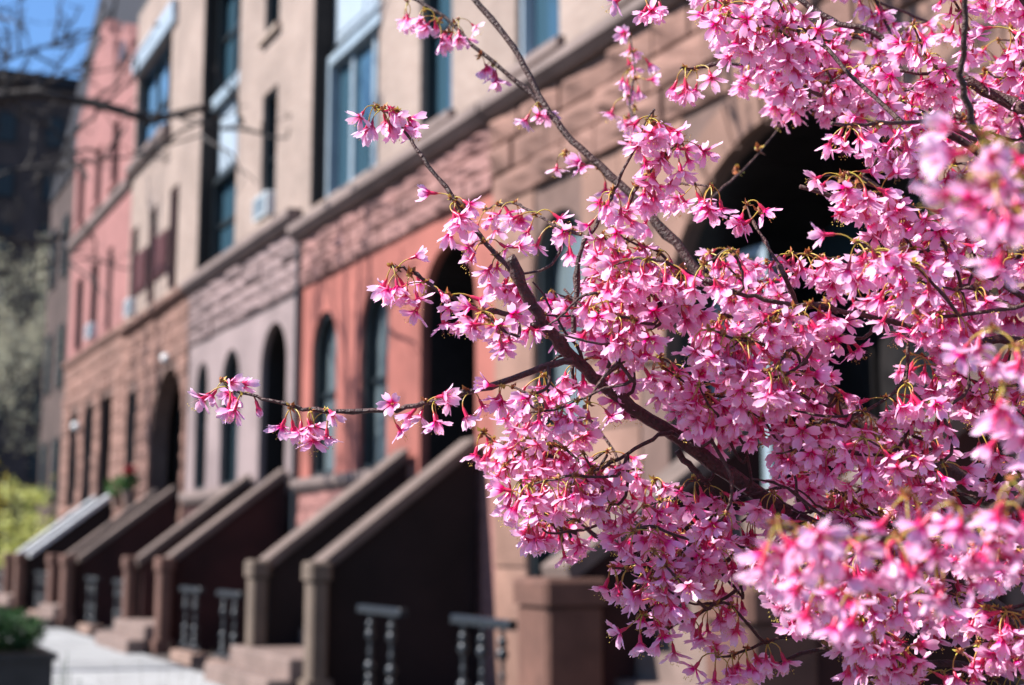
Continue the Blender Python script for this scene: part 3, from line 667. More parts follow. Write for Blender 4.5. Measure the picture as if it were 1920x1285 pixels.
def grow_tree(base, h, spread, seed, r0, lean=(0, 0), levels=4, twig_min=0.4, kids=(2, 4)):
    """recursive limbs: returns list of (level, pts, radii)"""
    rg = np.random.default_rng(seed); out = []
    def br(p, d, L, r, lv):
        n = 5; pts = [p]; dd = Vector(d)
        for i in range(n):
            dd = (dd + Vector(rg.normal(size=3))*0.16 + Vector((0, 0, 0.05))).normalized(); pts.append(pts[-1]+dd*L/n)
        rr = [r*(1-0.55*i/n) for i in range(n+1)]
        out.append((lv, pts, rr))
        if lv >= levels: return
        for k in range(int(rg.integers(*kids))+ (1 if lv == 0 else 0)):
            i = int(rg.integers(2, n+1)); t = Vector(rg.normal(size=3)); t = (t-dd*t.dot(dd)).normalized()
            nd = (dd*0.75+t*spread+Vector((0, 0, 0.08))).normalized()
            br(pts[i], nd, L*rg.uniform(0.55, 0.8), rr[i]*0.62, lv+1)
        br(pts[-1], dd, L*0.7, rr[-1]*0.9, lv+1)
    br(Vector(base), Vector((lean[0], lean[1], 1)).normalized(), h, r0, 0)
    return out
# budding grey-green tree
s = tag(empty('budding_tree', (3.4, 58, 0)), 'tall grey-green budding tree before the dark apartment block', 'tree')
parts = grow_tree((3.0, 58, 0), 6.4, 0.75, 5, 0.32, levels=5)
tr = MB(); tw = MB(); lf = MB()
for lv, pts, rr in parts:
    (tr if lv == 0 else tw).tube(pts, rr, 7 if lv < 2 else 4)
    if lv >= 3:
        for p in pts[1:]: leaf_cloud(lf, p+Vector((0, 0, -0.25)), (0.5, 0.5, 0.8), 4, 0.06, shell=0.1)
tr.build('trunk', M['bark_grey'], s); tag(tw.build('limbs', M['bark_grey'], s), kind='stuff'); tag(lf.build('crown', M['leaf_olive'], s), kind='stuff')

# bare street tree whose dark limbs reach in front of the far houses
s = tag(empty('bare_tree', (-0.4, 20.5, 0)), 'leafless dark street tree reaching thin twigs across the sky', 'tree')
MB().tube([(-0.4, 20.5, 0), (-0.35, 20.5, 1.5), (-0.45, 20.55, 3.5), (-0.3, 20.6, 5.6), (-0.2, 20.7, 8.0), (0.0, 20.9, 11)], [0.24, 0.19, 0.17, 0.15, 0.11, 0.06], 10).build('trunk', M['bare_bark'], s, smooth=True)
limb_specs = [([(-0.4, 20.55, 5.3), (0.8, 20.6, 6.9), (1.7, 20.5, 7.75), (2.6, 20.4, 7.95), (3.4, 20.2, 7.85), (4.1, 20.0, 7.65), (4.9, 19.7, 7.9)], 0.12, 1),
              ([(-0.3, 20.6, 5.9), (0.9, 20.9, 8.2), (1.8, 21.0, 9.6), (2.5, 21.0, 11.0), (3.0, 21.0, 12.4)], 0.10, 2),
              ([(-0.25, 20.7, 7.5), (1.0, 20.3, 9.2), (2.2, 20.0, 10.0), (3.6, 19.6, 10.6), (5.0, 19.0, 11.6)], 0.085, 3),
              ([(-0.3, 20.6, 6.6), (0.8, 21.3, 8.0), (2.0, 21.8, 8.7), (3.3, 22.2, 9.5)], 0.05, 4),
              ([(-0.35, 20.5, 4.7), (0.9, 20.0, 5.9), (2.2, 19.6, 6.6), (3.6, 19.0, 6.8), (5.0, 18.4, 7.3)], 0.03, 5)]
tw = MB(); catkin = MB()
for pts, r, sd in limb_specs:
    n = len(pts); MB().tube(pts, [r*(1-0.6*i/(n-1)) for i in range(n)], 8).build('limb', M['bare_bark'], s, smooth=True)
    rg = np.random.default_rng(sd)
    for k in range(16):
        i = int(rg.integers(1, n)); q = rg.random(); p = Vector(pts[i-1]).lerp(Vector(pts[i]), q)
        d = (Vector(pts[i])-Vector(pts[i-1])).normalized(); t = Vector(rg.normal(size=3)); t.y *= 0.7
        d = (d*0.7+t.normalized()*0.9+Vector((0, 0, 0.15))).normalized()
        L = rg.uniform(0.5, 1.5); cur = [p]
        for a in range(5):
            d = (d+Vector(rg.normal(size=3))*0.22).normalized(); cur.append(cur[-1]+d*L/5)
        tw.tube(cur, [0.026*(1-0.7*a/5)+0.004 for a in range(6)], 5)
        for a in range(3):
            d2 = (d+Vector(rg.normal(size=3))*0.7).normalized(); p0 = cur[int(rg.integers(2, 6))]
            e = [p0, p0+d2*0.2, p0+d2*0.4+Vector(rg.normal(size=3))*0.06]; tw.tube(e, [0.012, 0.010, 0.006], 4)
            if rg.random() < 0.35: leaf_cloud(catkin, e[-1], (0.05, 0.05, 0.07), 10, 0.03)
tag(tw.build('twigs', M['bare_bark'], s), kind='stuff'); tag(catkin.build('seed_balls', M['bare_bark'], s), kind='stuff')

src = s; t2 = src.copy(); link(t2); t2.location = (-0.5, 33.5, 0); t2.rotation_euler = (0, 0, R(14)); t2.scale = (1.06, 1.06, 1.12)
src['group'] = t2['group'] = 'leafless street trees along the kerb'
t2['label'] = 'farther leafless street tree with thin twigs against the blue sky'; src['label'] = 'nearer leafless street tree with a thick dark limb across the far facades'
for ch in list(src.children):
    c = ch.copy(); link(c, t2)
t3 = src.copy(); link(t3); t3.location = (-0.5, 9.6, 0); t3.rotation_euler = (0, 0, R(-6)); t3.scale = (1.0, 1.0, 1.05)
t3['label'] = 'nearest leafless street tree, its twigs shading the red and sandstone fronts'
for ch in list(src.children):
    c = ch.copy(); link(c, t3)

# tall thin stalks in the tree lawn close to the camera
for (bu, label, tops, mname, wd) in ((300, 'sparse tall dry grass stalks rising before the pale pavement', [(185, 1262), (215, 1235), (262, 1225), (300, 1248), (318, 1206), (345, 1222), (372, 1240), (398, 1215), (425, 1262), (440, 1232)], 'dry_stalk', 0.0022),
                                 (122, 'green leafy shoot standing in the tree lawn near the planter', [(118, 1238), (126, 1222), (112, 1262), (132, 1258), (150, 1272), (104, 1275)], 'leaf_dark', 0.006)):
    if mname not in M: M[mname] = mat(mname, (0.16, 0.14, 0.08), 0.3, 30)
    b = at(bu, 1300, 7.0); s = tag(empty('tall_grass', (b.x, b.y, -0.012)), label, 'plant')
    for u, v in tops:
        p = at(u, v, 7.0+rnd.normal()*0.2); f = Vector((b.x+(p.x-b.x)*0.35+rnd.normal()*0.02, b.y+rnd.normal()*0.05, -0.012))
        mid = f.lerp(p, 0.55)+Vector((0, 0, 0.1)); MB().tube([f, f.lerp(mid, 0.5), mid, p], [wd, wd, wd*0.8, wd*0.3], 5).build('stalk', M[mname], s)
# weeds at the edge of the pavement
mb = MB()
for k in range(260):
    y = rnd.uniform(7.0, 13.5); x = 1.42+rnd.normal()*0.13
    hgt = rnd.uniform(0.05, 0.22); a = rnd.uniform(0, 6.28); q = Vector((math.cos(a), math.sin(a), 0))
    mb.add([(x-0.006, y, -0.01), (x+0.006, y, -0.01), (x+q.x*hgt*0.3, y+q.y*hgt*0.3, hgt)], [(0, 1, 2)])
tag(mb.build('weeds', M['leaf_fresh']), kind='stuff')

# ------------------------------------------------------------------ the flowering cherry
def cherry_mats():
    def base(name):
        m = bpy.data.materials.new(name); m.use_nodes = True
        t = m.node_tree; at_ = t.nodes.new('ShaderNodeAttribute'); at_.attribute_name = 'tone'
        sp = t.nodes.new('ShaderNodeSeparateColor'); t.links.new(at_.outputs['Color'], sp.inputs[0])
        return m, t, sp
    def ramp(t, src, stops):
        cr = t.nodes.new('ShaderNodeValToRGB'); e = cr.color_ramp.elements
        e[0].position, e[0].color = stops[0][0], (*stops[0][1], 1); e[1].position, e[1].color = stops[-1][0], (*stops[-1][1], 1)
        for p, c in stops[1:-1]:
            q = e.new(p); q.color = (*c, 1)
        t.links.new(src, cr.inputs['Fac']); return cr.outputs['Color']
    m, t, sp = base('petal'); L = t.links
    c = ramp(t, sp.outputs[0], [(0.0, (0.70, 0.01, 0.15)), (0.16, (0.84, 0.09, 0.36)), (0.36, (0.95, 0.445, 0.71)), (1.0, (0.97, 0.67, 0.84))])
    # each flower a little paler or deeper than the next, fine veins along the petal
    oi = t.nodes.new('ShaderNodeObjectInfo'); ad = t.nodes.new('ShaderNodeMath'); ad.operation = 'ADD'
    L.new(oi.outputs['Random'], ad.inputs[0]); L.new(sp.outputs[1], ad.inputs[1])
    fr = t.nodes.new('ShaderNodeMath'); fr.operation = 'FRACT'; L.new(ad.outputs[0], fr.inputs[0])
    mr = t.nodes.new('ShaderNodeMapRange'); mr.inputs['To Min'].default_value = 0.86; mr.inputs['To Max'].default_value = 1.16; L.new(fr.outputs[0], mr.inputs['Value'])
    hs = t.nodes.new('ShaderNodeHueSaturation'); L.new(mr.outputs[0], hs.inputs['Saturation']); L.new(c, hs.inputs['Color'])
    wv = t.nodes.new('ShaderNodeMath'); wv.operation = 'SINE'; ml = t.nodes.new('ShaderNodeMath'); ml.operation = 'MULTIPLY'; ml.inputs[1].default_value = 34
    L.new(sp.outputs[2], ml.inputs[0]); L.new(ml.outputs[0], wv.inputs[0])
    bp = t.nodes.new('ShaderNodeBump'); bp.inputs['Strength'].default_value = 0.10; bp.inputs['Distance'].default_value = 0.0008; L.new(wv.outputs[0], bp.inputs['Height'])
    b = t.nodes['Principled BSDF']; L.new(hs.outputs[0], b.inputs['Base Color']); b.inputs['Roughness'].default_value = 0.34
    b.inputs['Specular IOR Level'].default_value = 0.6; L.new(bp.outputs[0], b.inputs['Normal'])
    tr = t.nodes.new('ShaderNodeBsdfTranslucent'); L.new(hs.outputs[0], tr.inputs['Color'])
    mx = t.nodes.new('ShaderNodeMixShader'); mx.inputs[0].default_value = 0.5
    L.new(b.outputs[0], mx.inputs[1]); L.new(tr.outputs[0], mx.inputs[2]); L.new(mx.outputs[0], t.nodes['Material Output'].inputs['Surface'])
    M['petal'] = m
    def soft(name, stops, trans, rough):
        m, t, sp = base(name); c = ramp(t, sp.outputs[0], stops); b = t.nodes['Principled BSDF']
        t.links.new(c, b.inputs['Base Color']); b.inputs['Roughness'].default_value = rough
        tr = t.nodes.new('ShaderNodeBsdfTranslucent'); t.links.new(c, tr.inputs['Color'])
        mx = t.nodes.new('ShaderNodeMixShader'); mx.inputs[0].default_value = trans
        t.links.new(b.outputs[0], mx.inputs[1]); t.links.new(tr.outputs[0], mx.inputs[2]); t.links.new(mx.outputs[0], t.nodes['Material Output'].inputs['Surface'])
        M[name] = m
    soft('calyx', [(0.0, (0.50, 0.44, 0.06)), (0.40, (0.50, 0.32, 0.06)), (0.62, (0.50, 0.05, 0.06)), (1.0, (0.66, 0.012, 0.11))], 0.2, 0.35)
    soft('stamen', [(0.0, (0.70, 0.16, 0.36)), (0.8, (0.80, 0.42, 0.50)), (0.9, (0.72, 0.52, 0.10)), (1.0, (0.75, 0.56, 0.12))], 0.2, 0.5)
    soft('bud_scale', [(0.0, (0.13, 0.06, 0.025)), (0.5, (0.42, 0.13, 0.05)), (0.8, (0.50, 0.34, 0.06)), (1.0, (0.40, 0.42, 0.08))], 0.25, 0.4)
cherry_mats()

class TriMesh:
    def __init__(s): s.v = []; s.t = []; s.c = []
    def add(s, vs_, tris, cols):
        k = len(s.v); s.v += [tuple(p) for p in vs_]; s.t += [(a+k, b+k, c+k) for a, b, c in tris]; s.c += cols
    def arrays(s): return np.array(s.v, float).reshape(-1, 3), np.array(s.t, int).reshape(-1, 3), np.array(s.c, float).reshape(-1, 3)
def tri_object(name, v, t, c, mats, mi=None, parent=None, me=None):
    if me is None:
        me = bpy.data.meshes.new(name)
        me.vertices.add(len(v)); me.vertices.foreach_set('co', v.ravel())
        me.loops.add(len(t)*3); me.loops.foreach_set('vertex_index', t.ravel().astype(np.int32))
        me.polygons.add(len(t)); me.polygons.foreach_set('loop_start', np.arange(0, len(t)*3, 3, dtype=np.int32))
        for m in mats: me.materials.append(m)
        if mi is not None: me.polygons.foreach_set('material_index', mi.astype(np.int32))
        a = me.attributes.new('tone', 'FLOAT_COLOR', 'POINT'); a.data.foreach_set('color', np.c_[c, np.ones(len(c))].astype(np.float32).ravel())
        me.update(calc_edges=True); me.polygons.foreach_set('use_smooth', np.ones(len(t), bool)); me.validate()
    return link(bpy.data.objects.new(name, me), parent)
def frame_of(d):
    d = Vector(d).normalized(); a = d.cross(Vector((0, 0, 1)))
    if a.length < 0.1: a = d.cross(Vector((1, 0, 0)))
    a.normalize(); return d, a, d.cross(a)
def ring_tube(tm, pts, rad, n, tone):
    V = []; T = []; C_ = []
    for i, p in enumerate(pts):
        d, a, b = frame_of(pts[min(i+1, len(pts)-1)]-pts[max(0, i-1)])
        for k in range(n):
            q = 2*math.pi*k/n; V.append(p+(a*math.cos(q)+b*math.sin(q))*rad[i]); C_.append((tone[i], 0, 0))
    for i in range(len(pts)-1):
        for k in range(n):
            k2 = (k+1) % n; T += [(i*n+k, i*n+k2, (i+1)*n+k2), (i*n+k, (i+1)*n+k2, (i+1)*n+k)]
    tm.add(V, T, C_)
def make_flower(seed, bud=False, bare=False):
    """one blossom: origin where its stalk leaves the spur; stalk arches out along +X and droops; five notched petals"""
    rg = np.random.default_rng(seed)
    pet, cal, sta = TriMesh(), TriMesh(), TriMesh()
    Lp = rg.uniform(0.010, 0.021); e0 = rg.uniform(-1.15, 0.5); droop = rg.uniform(0.4, 1.4); e1 = max(-1.5, e0-droop)
    p = Vector((0, 0, 0)); pts = [p.copy()]; side = rg.normal()*0.2
    for i in range(4):
        e = e0+(e1-e0)*(i/3)**1.2; p = p+Vector((math.cos(e), side*i/4, math.sin(e))).normalized()*Lp/4; pts.append(p.copy())
    ring_tube(cal, pts, [0.00065, 0.0006, 0.0006, 0.00065, 0.0009], 4, [0.0, 0.15, 0.3, 0.42, 0.6])
    ax = Vector((math.cos(e1), side, math.sin(e1)))+Vector(rg.normal(size=3))*0.18; ax, A, B = frame_of(ax)
    tl = rg.uniform(0.0072, 0.0098)
    tp = [pts[-1]+ax*tl*q for q in (0, 0.25, 0.6, 1.0)]
    ring_tube(cal, tp, [0.0009, 0.0017, 0.0018, 0.0021], 7, [0.62, 0.78, 0.92, 1.0])
    top = tp[-1]; roll = rg.uniform(0, 6.28)
    th = rg.choice([0.25, 0.42, 0.58, 0.75, 0.95, 1.2])+rg.normal()*0.06
    if bud: th = 0.06
    if bare: th = 1.0
    for k in range(5):                                          # pointed sepals
        q = roll+2*math.pi*(k+0.5)/5; rdir = A*math.cos(q)+B*math.sin(q); sd = ax.cross(rdir)
        b0 = top+rdir*0.002-ax*0.0006; tip = b0+(rdir*math.sin(min(1.5, th+0.35))+ax*math.cos(min(1.5, th+0.35)))*0.0055
        cal.add([b0-sd*0.0013, b0+sd*0.0013, tip, (b0+tip)/2-ax*0.0004], [(0, 1, 3), (1, 2, 3), (2, 0, 3)], [(0.95, 0, 0)]*4)
    NT, NS = 6, 4
    for k in range(5):
        if bare and k > 0: break
        q = roll+2*math.pi*k/5+rg.normal()*0.07; rdir = A*math.cos(q)+B*math.sin(q); sd = ax.cross(rdir)
        Lq = rg.uniform(0.0140, 0.0172)*(0.62 if bud else 1); W = rg.uniform(0.0038, 0.0050)*(0.8 if bud else 1); t_ = th+rg.normal()*0.19; curl = rg.normal()*0.25+(-0.5 if bud else 0.42); cup = rg.uniform(0.0, 0.5); tw = rg.normal()*0.3
        if rg.random() < 0.10 and not bud: curl -= 0.9
        pos = top+rdir*0.0018; V = []; C_ = []; Tq = []
        for i in range(NT):
            t = i/(NT-1); ang = t_+curl*(t-0.3)
            dirr = rdir*math.sin(ang)+ax*math.cos(ang); nrm = rdir*math.cos(ang)-ax*math.sin(ang)
            if i: pos = pos+dirr*Lq/(NT-1)
            wd = W*(0.24+0.76*math.sin(min(1, t/0.68)*math.pi/2)**1.3)*(1 if t < 0.7 else math.sqrt(max(0, 1-((t-0.7)/0.38)**2)))
            s2 = sd*math.cos(tw*t)+nrm*math.sin(tw*t)
            for j in range(NS+1):
                u = j/NS*2-1; off = s2*u*wd+(-nrm)*0+nrm*(-(u*u)*wd*cup)*-1
                notch = -dirr*0.0020*(1-abs(u)) if i == NT-1 else (dirr*-0.0012*abs(u)**3 if i == NT-2 else Vector((0, 0, 0)))
                V.append(pos+off+notch+nrm*rg.normal()*0.00022); C_.append((min(1, t*(1-0.12*rg.random())), 0, u*0.5+0.5))
        for i in range(NT-1):
            for j in range(NS):
                a = i*(NS+1)+j; Tq += [(a, a+1, a+NS+2), (a, a+NS+2, a+NS+1)]
        pet.add(V, Tq, C_)
    if not bud:
        for k in range(9):
            q = rg.uniform(0, 6.28); sp = rg.uniform(0.05, 0.42)*min(1, th+0.2); d = (ax*math.cos(sp)+(A*math.cos(q)+B*math.sin(q))*math.sin(sp)).normalized()
            b0 = top+(A*math.cos(q)+B*math.sin(q))*0.0012; Ls = rg.uniform(0.009, 0.0135); e = b0+d*Ls; _, a, b = frame_of(d)
            sta.add([b0+a*0.0002, b0-a*0.0001+b*0.00017, b0-a*0.0001-b*0.00017, e], [(0, 1, 3), (1, 2, 3), (2, 0, 3)], [(0, 0, 0)]*3+[(0.75, 0, 0)])
            r = 0.00048; o = [e+a*r, e+b*r, e-a*r, e-b*r, e+d*r*1.6, e-d*r*1.2]
            sta.add(o, [(0, 1, 4), (1, 2, 4), (2, 3, 4), (3, 0, 4), (1, 0, 5), (2, 1, 5), (3, 2, 5), (0, 3, 5)], [(1.0, 0, 0)]*6)
    else:
        sta.add([top, top+A*0.0003, top+B*0.0003], [(0, 1, 2)], [(0, 0, 0)]*3)
    return pet.arrays(), cal.arrays(), sta.arrays()
NV = 26
FLOWERS = [make_flower(100+k) for k in range(NV)] + [make_flower(300+k, True) for k in range(3)] + [make_flower(400+k, False, True) for k in range(3)]
def make_scales(seed):
    rg = np.random.default_rng(seed); tm = TriMesh()
    for k in range(int(rg.integers(5, 9))):
        d = Vector(rg.normal(size=3)); d.z += 0.3; d, a, b = frame_of(d); L_ = rg.uniform(0.0035, 0.0085); wd = L_*rg.uniform(0.22, 0.38); c = rg.random()
        V = [Vector((0, 0, 0)), d*L_*0.5+a*wd+b*0.0006, d*L_*0.5-a*wd+b*0.0006, d*L_-b*0.0012*rg.random(), d*L_*0.45-b*0.0008]
        tm.add(V, [(0, 1, 4), (1, 3, 4), (3, 2, 4), (2, 0, 4)], [(c*0.6, 0, 0), (c, 0, 0), (c, 0, 0), (min(1, c+0.25), 0, 0), (c*0.8, 0, 0)])
    ring_tube(tm, [Vector((0, 0, -0.002)), Vector((0, 0, 0.0005)), Vector((0, 0, 0.003))], [0.0012, 0.0022, 0.0012], 6, [0.1, 0.3, 0.5])
    return tm.arrays()
SCALES = [make_scales(500+k) for k in range(8)]

records = []                                                    # (variant, 4x4 matrix, importance)
spurs = []
BOUGH = [(955, 482), (1030, 620), (1085, 682), (1150, 738), (1240, 800), (1340, 872), (1480, 965)]
def on_bough(p):
    """spurs that would hang in front of the main bough: it carries few blossoms itself"""
    u, v, d = to_px(p); v += 26
    if d > 1.66 or rnd.random() < 0.03: return False
    for (a, b), (c, e) in zip(BOUGH, BOUGH[1:]):
        t = max(0, min(1, ((u-a)*(c-a)+(v-b)*(e-b))/((c-a)**2+(e-b)**2)))
        if math.hypot(u-a-t*(c-a), v-b-t*(e-b)) < 62: return True
    return False
def cluster(p, n, hero=0, az=None, spread=6.28, size=1.0):
    a0 = rnd.uniform(0, 6.28) if az is None else az
    if not hero and on_bough(p): return
    for k in range(n):
        a = a0+spread*(k/max(1, n)-(0.5 if az is not None else 0))+rnd.normal()*0.35
        v = int(rnd.integers(NV)) if rnd.random() > 0.08 else NV+int(rnd.integers(6))
        m = Matrix.Translation(p+Vector(rnd.normal(size=3))*0.0012) @ Matrix.Rotation(a, 4, 'Z') @ Matrix.Rotation(rnd.normal()*0.25, 4, 'X') @ Matrix.Rotation(rnd.normal()*0.22, 4, 'Y') @ Matrix.Scale(size*rnd.uniform(0.98, 1.32), 4)
        records.append((v, m, hero))
    spurs.append((p, rnd.uniform(0.9, 1.4)))

tree = tag(empty('cherry_tree', (2.35, 1.35, 0)), 'flowering cherry tree with dense pink blossom on dark red-brown branches', 'tree')
def smooth_path(pts, sub=5):
    P_ = [Vector(p) for p in pts]; out = []
    for i in range(len(P_)-1):
        a, b, c, d = P_[max(0, i-1)], P_[i], P_[i+1], P_[min(len(P_)-1, i+2)]
        for k in range(sub):
            t = k/sub; out.append(0.5*((2*b)+(c-a)*t+(2*a-5*b+4*c-d)*t*t+(3*b-a-3*c+d)*t**3))
    return out+[P_[-1]]
skeleton = []
def wood(name, pts, r0, r1, sub=5, n=8, knots=0.12, pw=1.0):
    q = smooth_path(pts, sub); m = len(q)
    rr = [(r0+(r1-r0)*(i/(m-1))**pw)*(1+knots*max(0, rnd.normal())*(1 if i % 3 == 0 else 0.2)) for i in range(m)]
    q = [p+Vector(rnd.normal(size=3))*min(0.0012, r1*0.25) if 0 < i < m-1 else p for i, p in enumerate(q)]
    MB().tube(q, rr, n).build(name, M['bark'], tree, smooth=True)
    return q
TX, TY = 2.35, 1.35
MB().tube(smooth_path([(TX, TY, -0.02), (TX+0.02, TY, 0.35), (TX-0.04, TY+0.03, 0.8), (TX-0.02, TY+0.05, 1.3), (TX+0.05, TY+0.02, 1.9), (TX+0.02, TY+0.08, 2.6), (TX-0.05, TY+0.1, 3.2)], 4), np.linspace(0.075, 0.022, 25), 12).build('trunk', M['bark'], tree, smooth=True)
def tk(z): return Vector((TX-0.02, TY+0.04, z))
# main limbs, from their tip back to the trunk
def limb(px, d0, d1, zt, r_tip, r_base, skel=True):
    n = len(px); pts = [at(u, v, d0+(d1-d0)*i/(n-1)) for i, (u, v) in enumerate(px)]
    e = pts[-1]; t = tk(zt); pts += [e.lerp(t, 0.4)+Vector((0, 0, -0.03)), e.lerp(t, 0.75)+Vector((0, 0, -0.03)), t]
    q = wood('branch', pts, r_tip, r_base, pw=3.0, knots=0.22)
    if skel: skeleton.extend(q[4:])
    return pts
limb([(955, 482), (985, 545), (1030, 620), (1085, 682), (1150, 738), (1240, 800), (1340, 872), (1480, 965), (1620, 1035), (1800, 1110)], 1.58, 1.70, 1.15, 0.0064, 0.025)
limb([(700, -60), (832, 30), (900, 95), (985, 165), (1035, 215), (1066, 258)], 2.02, 2.00, 1.0, 0.0035, 0.006, False) if False else None
b3 = [(870, -30), (960, 85), (1010, 180), (1062, 252), (1126, 312), (1215, 398), (1300, 500), (1400, 610), (1560, 740), (1760, 880)]
limb(b3, 2.00, 1.85, 1.35, 0.0042, 0.026)
limb([(1470, -25), (1560, 38), (1620, 55), (1690, 86), (1750, 120), (1812, 152), (1900, 196), (2000, 250)], 1.78, 1.70, 1.75, 0.0036, 0.022)
limb([(1320, 525), (1400, 555), (1480, 570), (1560, 580), (1700, 610), (1800, 635), (1920, 642), (2050, 700)], 1.52, 1.60, 1.5, 0.0024, 0.018)
limb([(1290, 130), (1350, 120), (1430, 124), (1500, 143), (1600, 180), (1720, 215), (1850, 300), (2000, 400)], 1.80, 1.80, 1.65, 0.0020, 0.016)
limb([(1440, 980), (1520, 1000), (1620, 1012), (1720, 1000), (1820, 975), (1910, 942), (2050, 930)], 0.97, 1.06, 1.3, 0.0026, 0.015)
limb([(1450, 850), (1560, 892), (1650, 935), (1780, 1010), (1920, 1080)], 1.95, 1.80, 1.1, 0.0028, 0.018)
limb([(1800, 330), (1860, 350), (1930, 390), (2060, 470)], 0.87, 1.0, 1.55, 0.0022, 0.014)
limb([(1812, -60), (1808, 60), (1804, 160), (1850, 280), (1960, 420)], 1.30, 1.40, 1.5, 0.0028, 0.014)
limb([(1300, 1330), (1420, 1260), (1560, 1215), (1720, 1240), (1900, 1290)], 1.66, 1.7, 0.95, 0.0026, 0.016)
limb([(1500, 350), (1620, 390), (1750, 470), (1920, 560)], 1.60, 1.65, 1.5, 0.0022, 0.014)
limb([(1800, -120), (1900, -20), (2020, 120), (2120, 300)], 1.60, 1.65, 1.8, 0.003, 0.016)
limb([(1950, 1180), (2050, 1190), (2200, 1180)], 1.30, 1.45, 1.1, 0.003, 0.014)

def twig(px, d, r0=0.0012, r1=0.0032, join=None, hero=1, nodes=(), name='twig', n=6):
    """twig drawn from its tip to its foot; nodes: (u, v, flowers) of the flower spurs along it"""
    k = len(px); dd = d if hasattr(d, '__len__') else (d, d)
    pts = [at(u, v, dd[0]+(dd[1]-dd[0])*i/(k-1)) for i, (u, v) in enumerate(px)]
    if join is not None: pts.append(join)
    q = wood(name, pts, r0, r1, 4, n, 0.35)
    for u, v, m in nodes:
        best = min(q, key=lambda s_: (to_px(s_)[0]-u)**2+(to_px(s_)[1]-v)**2)
        dn = to_px(best)[2]; cluster(at(u, v, dn).lerp(best, 0.5), m, hero)
    skeleton.extend(q[len(q)//2:])
    return q
twig([(425, 722), (465, 740), (520, 754), (560, 765), (610, 772), (720, 770), (800, 755), (880, 735), (960, 710), (1030, 684), (1075, 676)], (1.60, 1.59), 0.0014, 0.0040, nodes=[(405, 705, 3), (430, 722, 3), (455, 742, 3), (545, 762, 3), (585, 770, 3), (608, 768, 3), (735, 768, 2), (800, 752, 3), (815, 750, 2), (872, 736, 3), (945, 718, 2)])
twig([(700, 192), (740, 222), (762, 252), (790, 295), (850, 372), (900, 442), (945, 492), (985, 535)], (1.66, 1.60), 0.0012, 0.0032, nodes=[(700, 200, 4), (718, 205, 3), (745, 205, 3), (755, 200, 2), (850, 375, 3), (838, 372, 2), (868, 395, 2), (905, 450, 3), (930, 475, 3)])
twig([(735, 500), (765, 505), (800, 528), (850, 560), (900, 580), (955, 590), (1010, 612)], (1.58, 1.59), 0.0014, 0.0034, nodes=[(735, 498, 3), (745, 505, 2), (770, 515, 3), (800, 530, 3), (840, 555, 3), (880, 570, 3), (920, 585, 3), (960, 590, 3)])
twig([(770, -5), (832, 32), (900, 97), (985, 167), (1036, 218), (1064, 255)], (2.05, 2.0), 0.0022, 0.0038, nodes=[(758, 12, 3), (790, 25, 3), (815, 45, 3), (830, 70, 2), (900, 110, 1), (925, 120, 3), (870, 25, 3), (860, 45, 2)])
twig([(1228, 205), (1215, 225), (1170, 318), (1145, 372), (1118, 422), (1090, 465), (1082, 520), (1075, 640)], (1.55, 1.58), 0.0012, 0.003, nodes=[(1225, 222, 5), (1218, 232, 5), (1205, 255, 3), (1235, 245, 4), (1150, 362, 3), (1130, 385, 3)])
twig([(1183, 560), (1165, 605), (1152, 650), (1140, 690)], (1.56, 1.60), 0.0012, 0.0025, nodes=[(1180, 555, 3), (1160, 600, 3)])
twig([(1080, 905), (1120, 882), (1175, 852), (1235, 818), (1262, 812)], (1.58, 1.63), 0.0012, 0.003, nodes=[(1075, 905, 4), (1090, 900, 4), (1110, 885, 2), (1150, 862, 3)])
twig([(1270, 845), (1300, 880), (1330, 912), (1345, 950), (1340, 1010)], (1.66, 1.66), 0.0042, 0.0022, nodes=[(1330, 915, 3), (1345, 950, 4), (1345, 985, 3)])
twig([(1460, 240), (1425, 285), (1390, 322), (1345, 362), (1300, 410)], (2.15, 2.0), 0.0010, 0.0026, nodes=[], hero=0)
for u, v in ((1380, 318), (1422, 280)): spurs.append((at(u, v, 2.1), 1.8))
twig([(1400, 385), (1420, 430), (1445, 470), (1475, 520)], (1.66, 1.58), 0.001, 0.0022, nodes=[(1400, 382, 2), (1440, 390, 1)])
twig([(1182, 70), (1190, 130), (1180, 200), (1195, 262), (1205, 330), (1215, 398)], (2.25, 1.98), 0.0012, 0.0026, hero=0, nodes=[(1175, 70, 3), (1185, 100, 3), (1165, 135, 3), (1195, 150, 3), (1170, 180, 2), (1200, 200, 2), (1165, 225, 2), (1185, 240, 2)])
for u, v, n_ in ((1010, 195, 3), (1060, 285, 2), (1120, 315, 2), (1150, 340, 2)): cluster(at(u, v, 1.98), n_, 0)
twig([(1275, 128), (1300, 128), (1350, 120)], (1.78, 1.8), 0.0012, 0.002, nodes=[(1285, 125, 3), (1305, 130, 3)])
twig([(1205, 1150), (1240, 1128), (1285, 1105), (1335, 1075), (1380, 1040)], (1.6, 1.66), 0.0012, 0.0028, nodes=[(1205, 1150, 3), (1230, 1140, 3), (1240, 1128, 3), (1285, 1105, 2)])
twig([(1345, 1232), (1385, 1225), (1440, 1205), (1510, 1190), (1560, 1215)], (1.62, 1.66), 0.0012, 0.0028, nodes=[(1345, 1228, 4), (1375, 1222, 3), (1400, 1215, 4), (1440, 1205, 4)])
twig([(1560, 232), (1600, 234), (1690, 230), (1760, 232), (1830, 262)], (1.50, 1.6), 0.0016, 0.0026, nodes=[(1585, 236, 4), (1600, 236, 3), (1640, 234, 3), (1680, 232, 4)])
twig([(1590, 325), (1640, 350), (1700, 385), (1750, 420)], (1.48, 1.55), 0.0014, 0.0022, nodes=[(1590, 328, 3), (1615, 335, 3), (1690, 375, 2), (1650, 360, 2)])
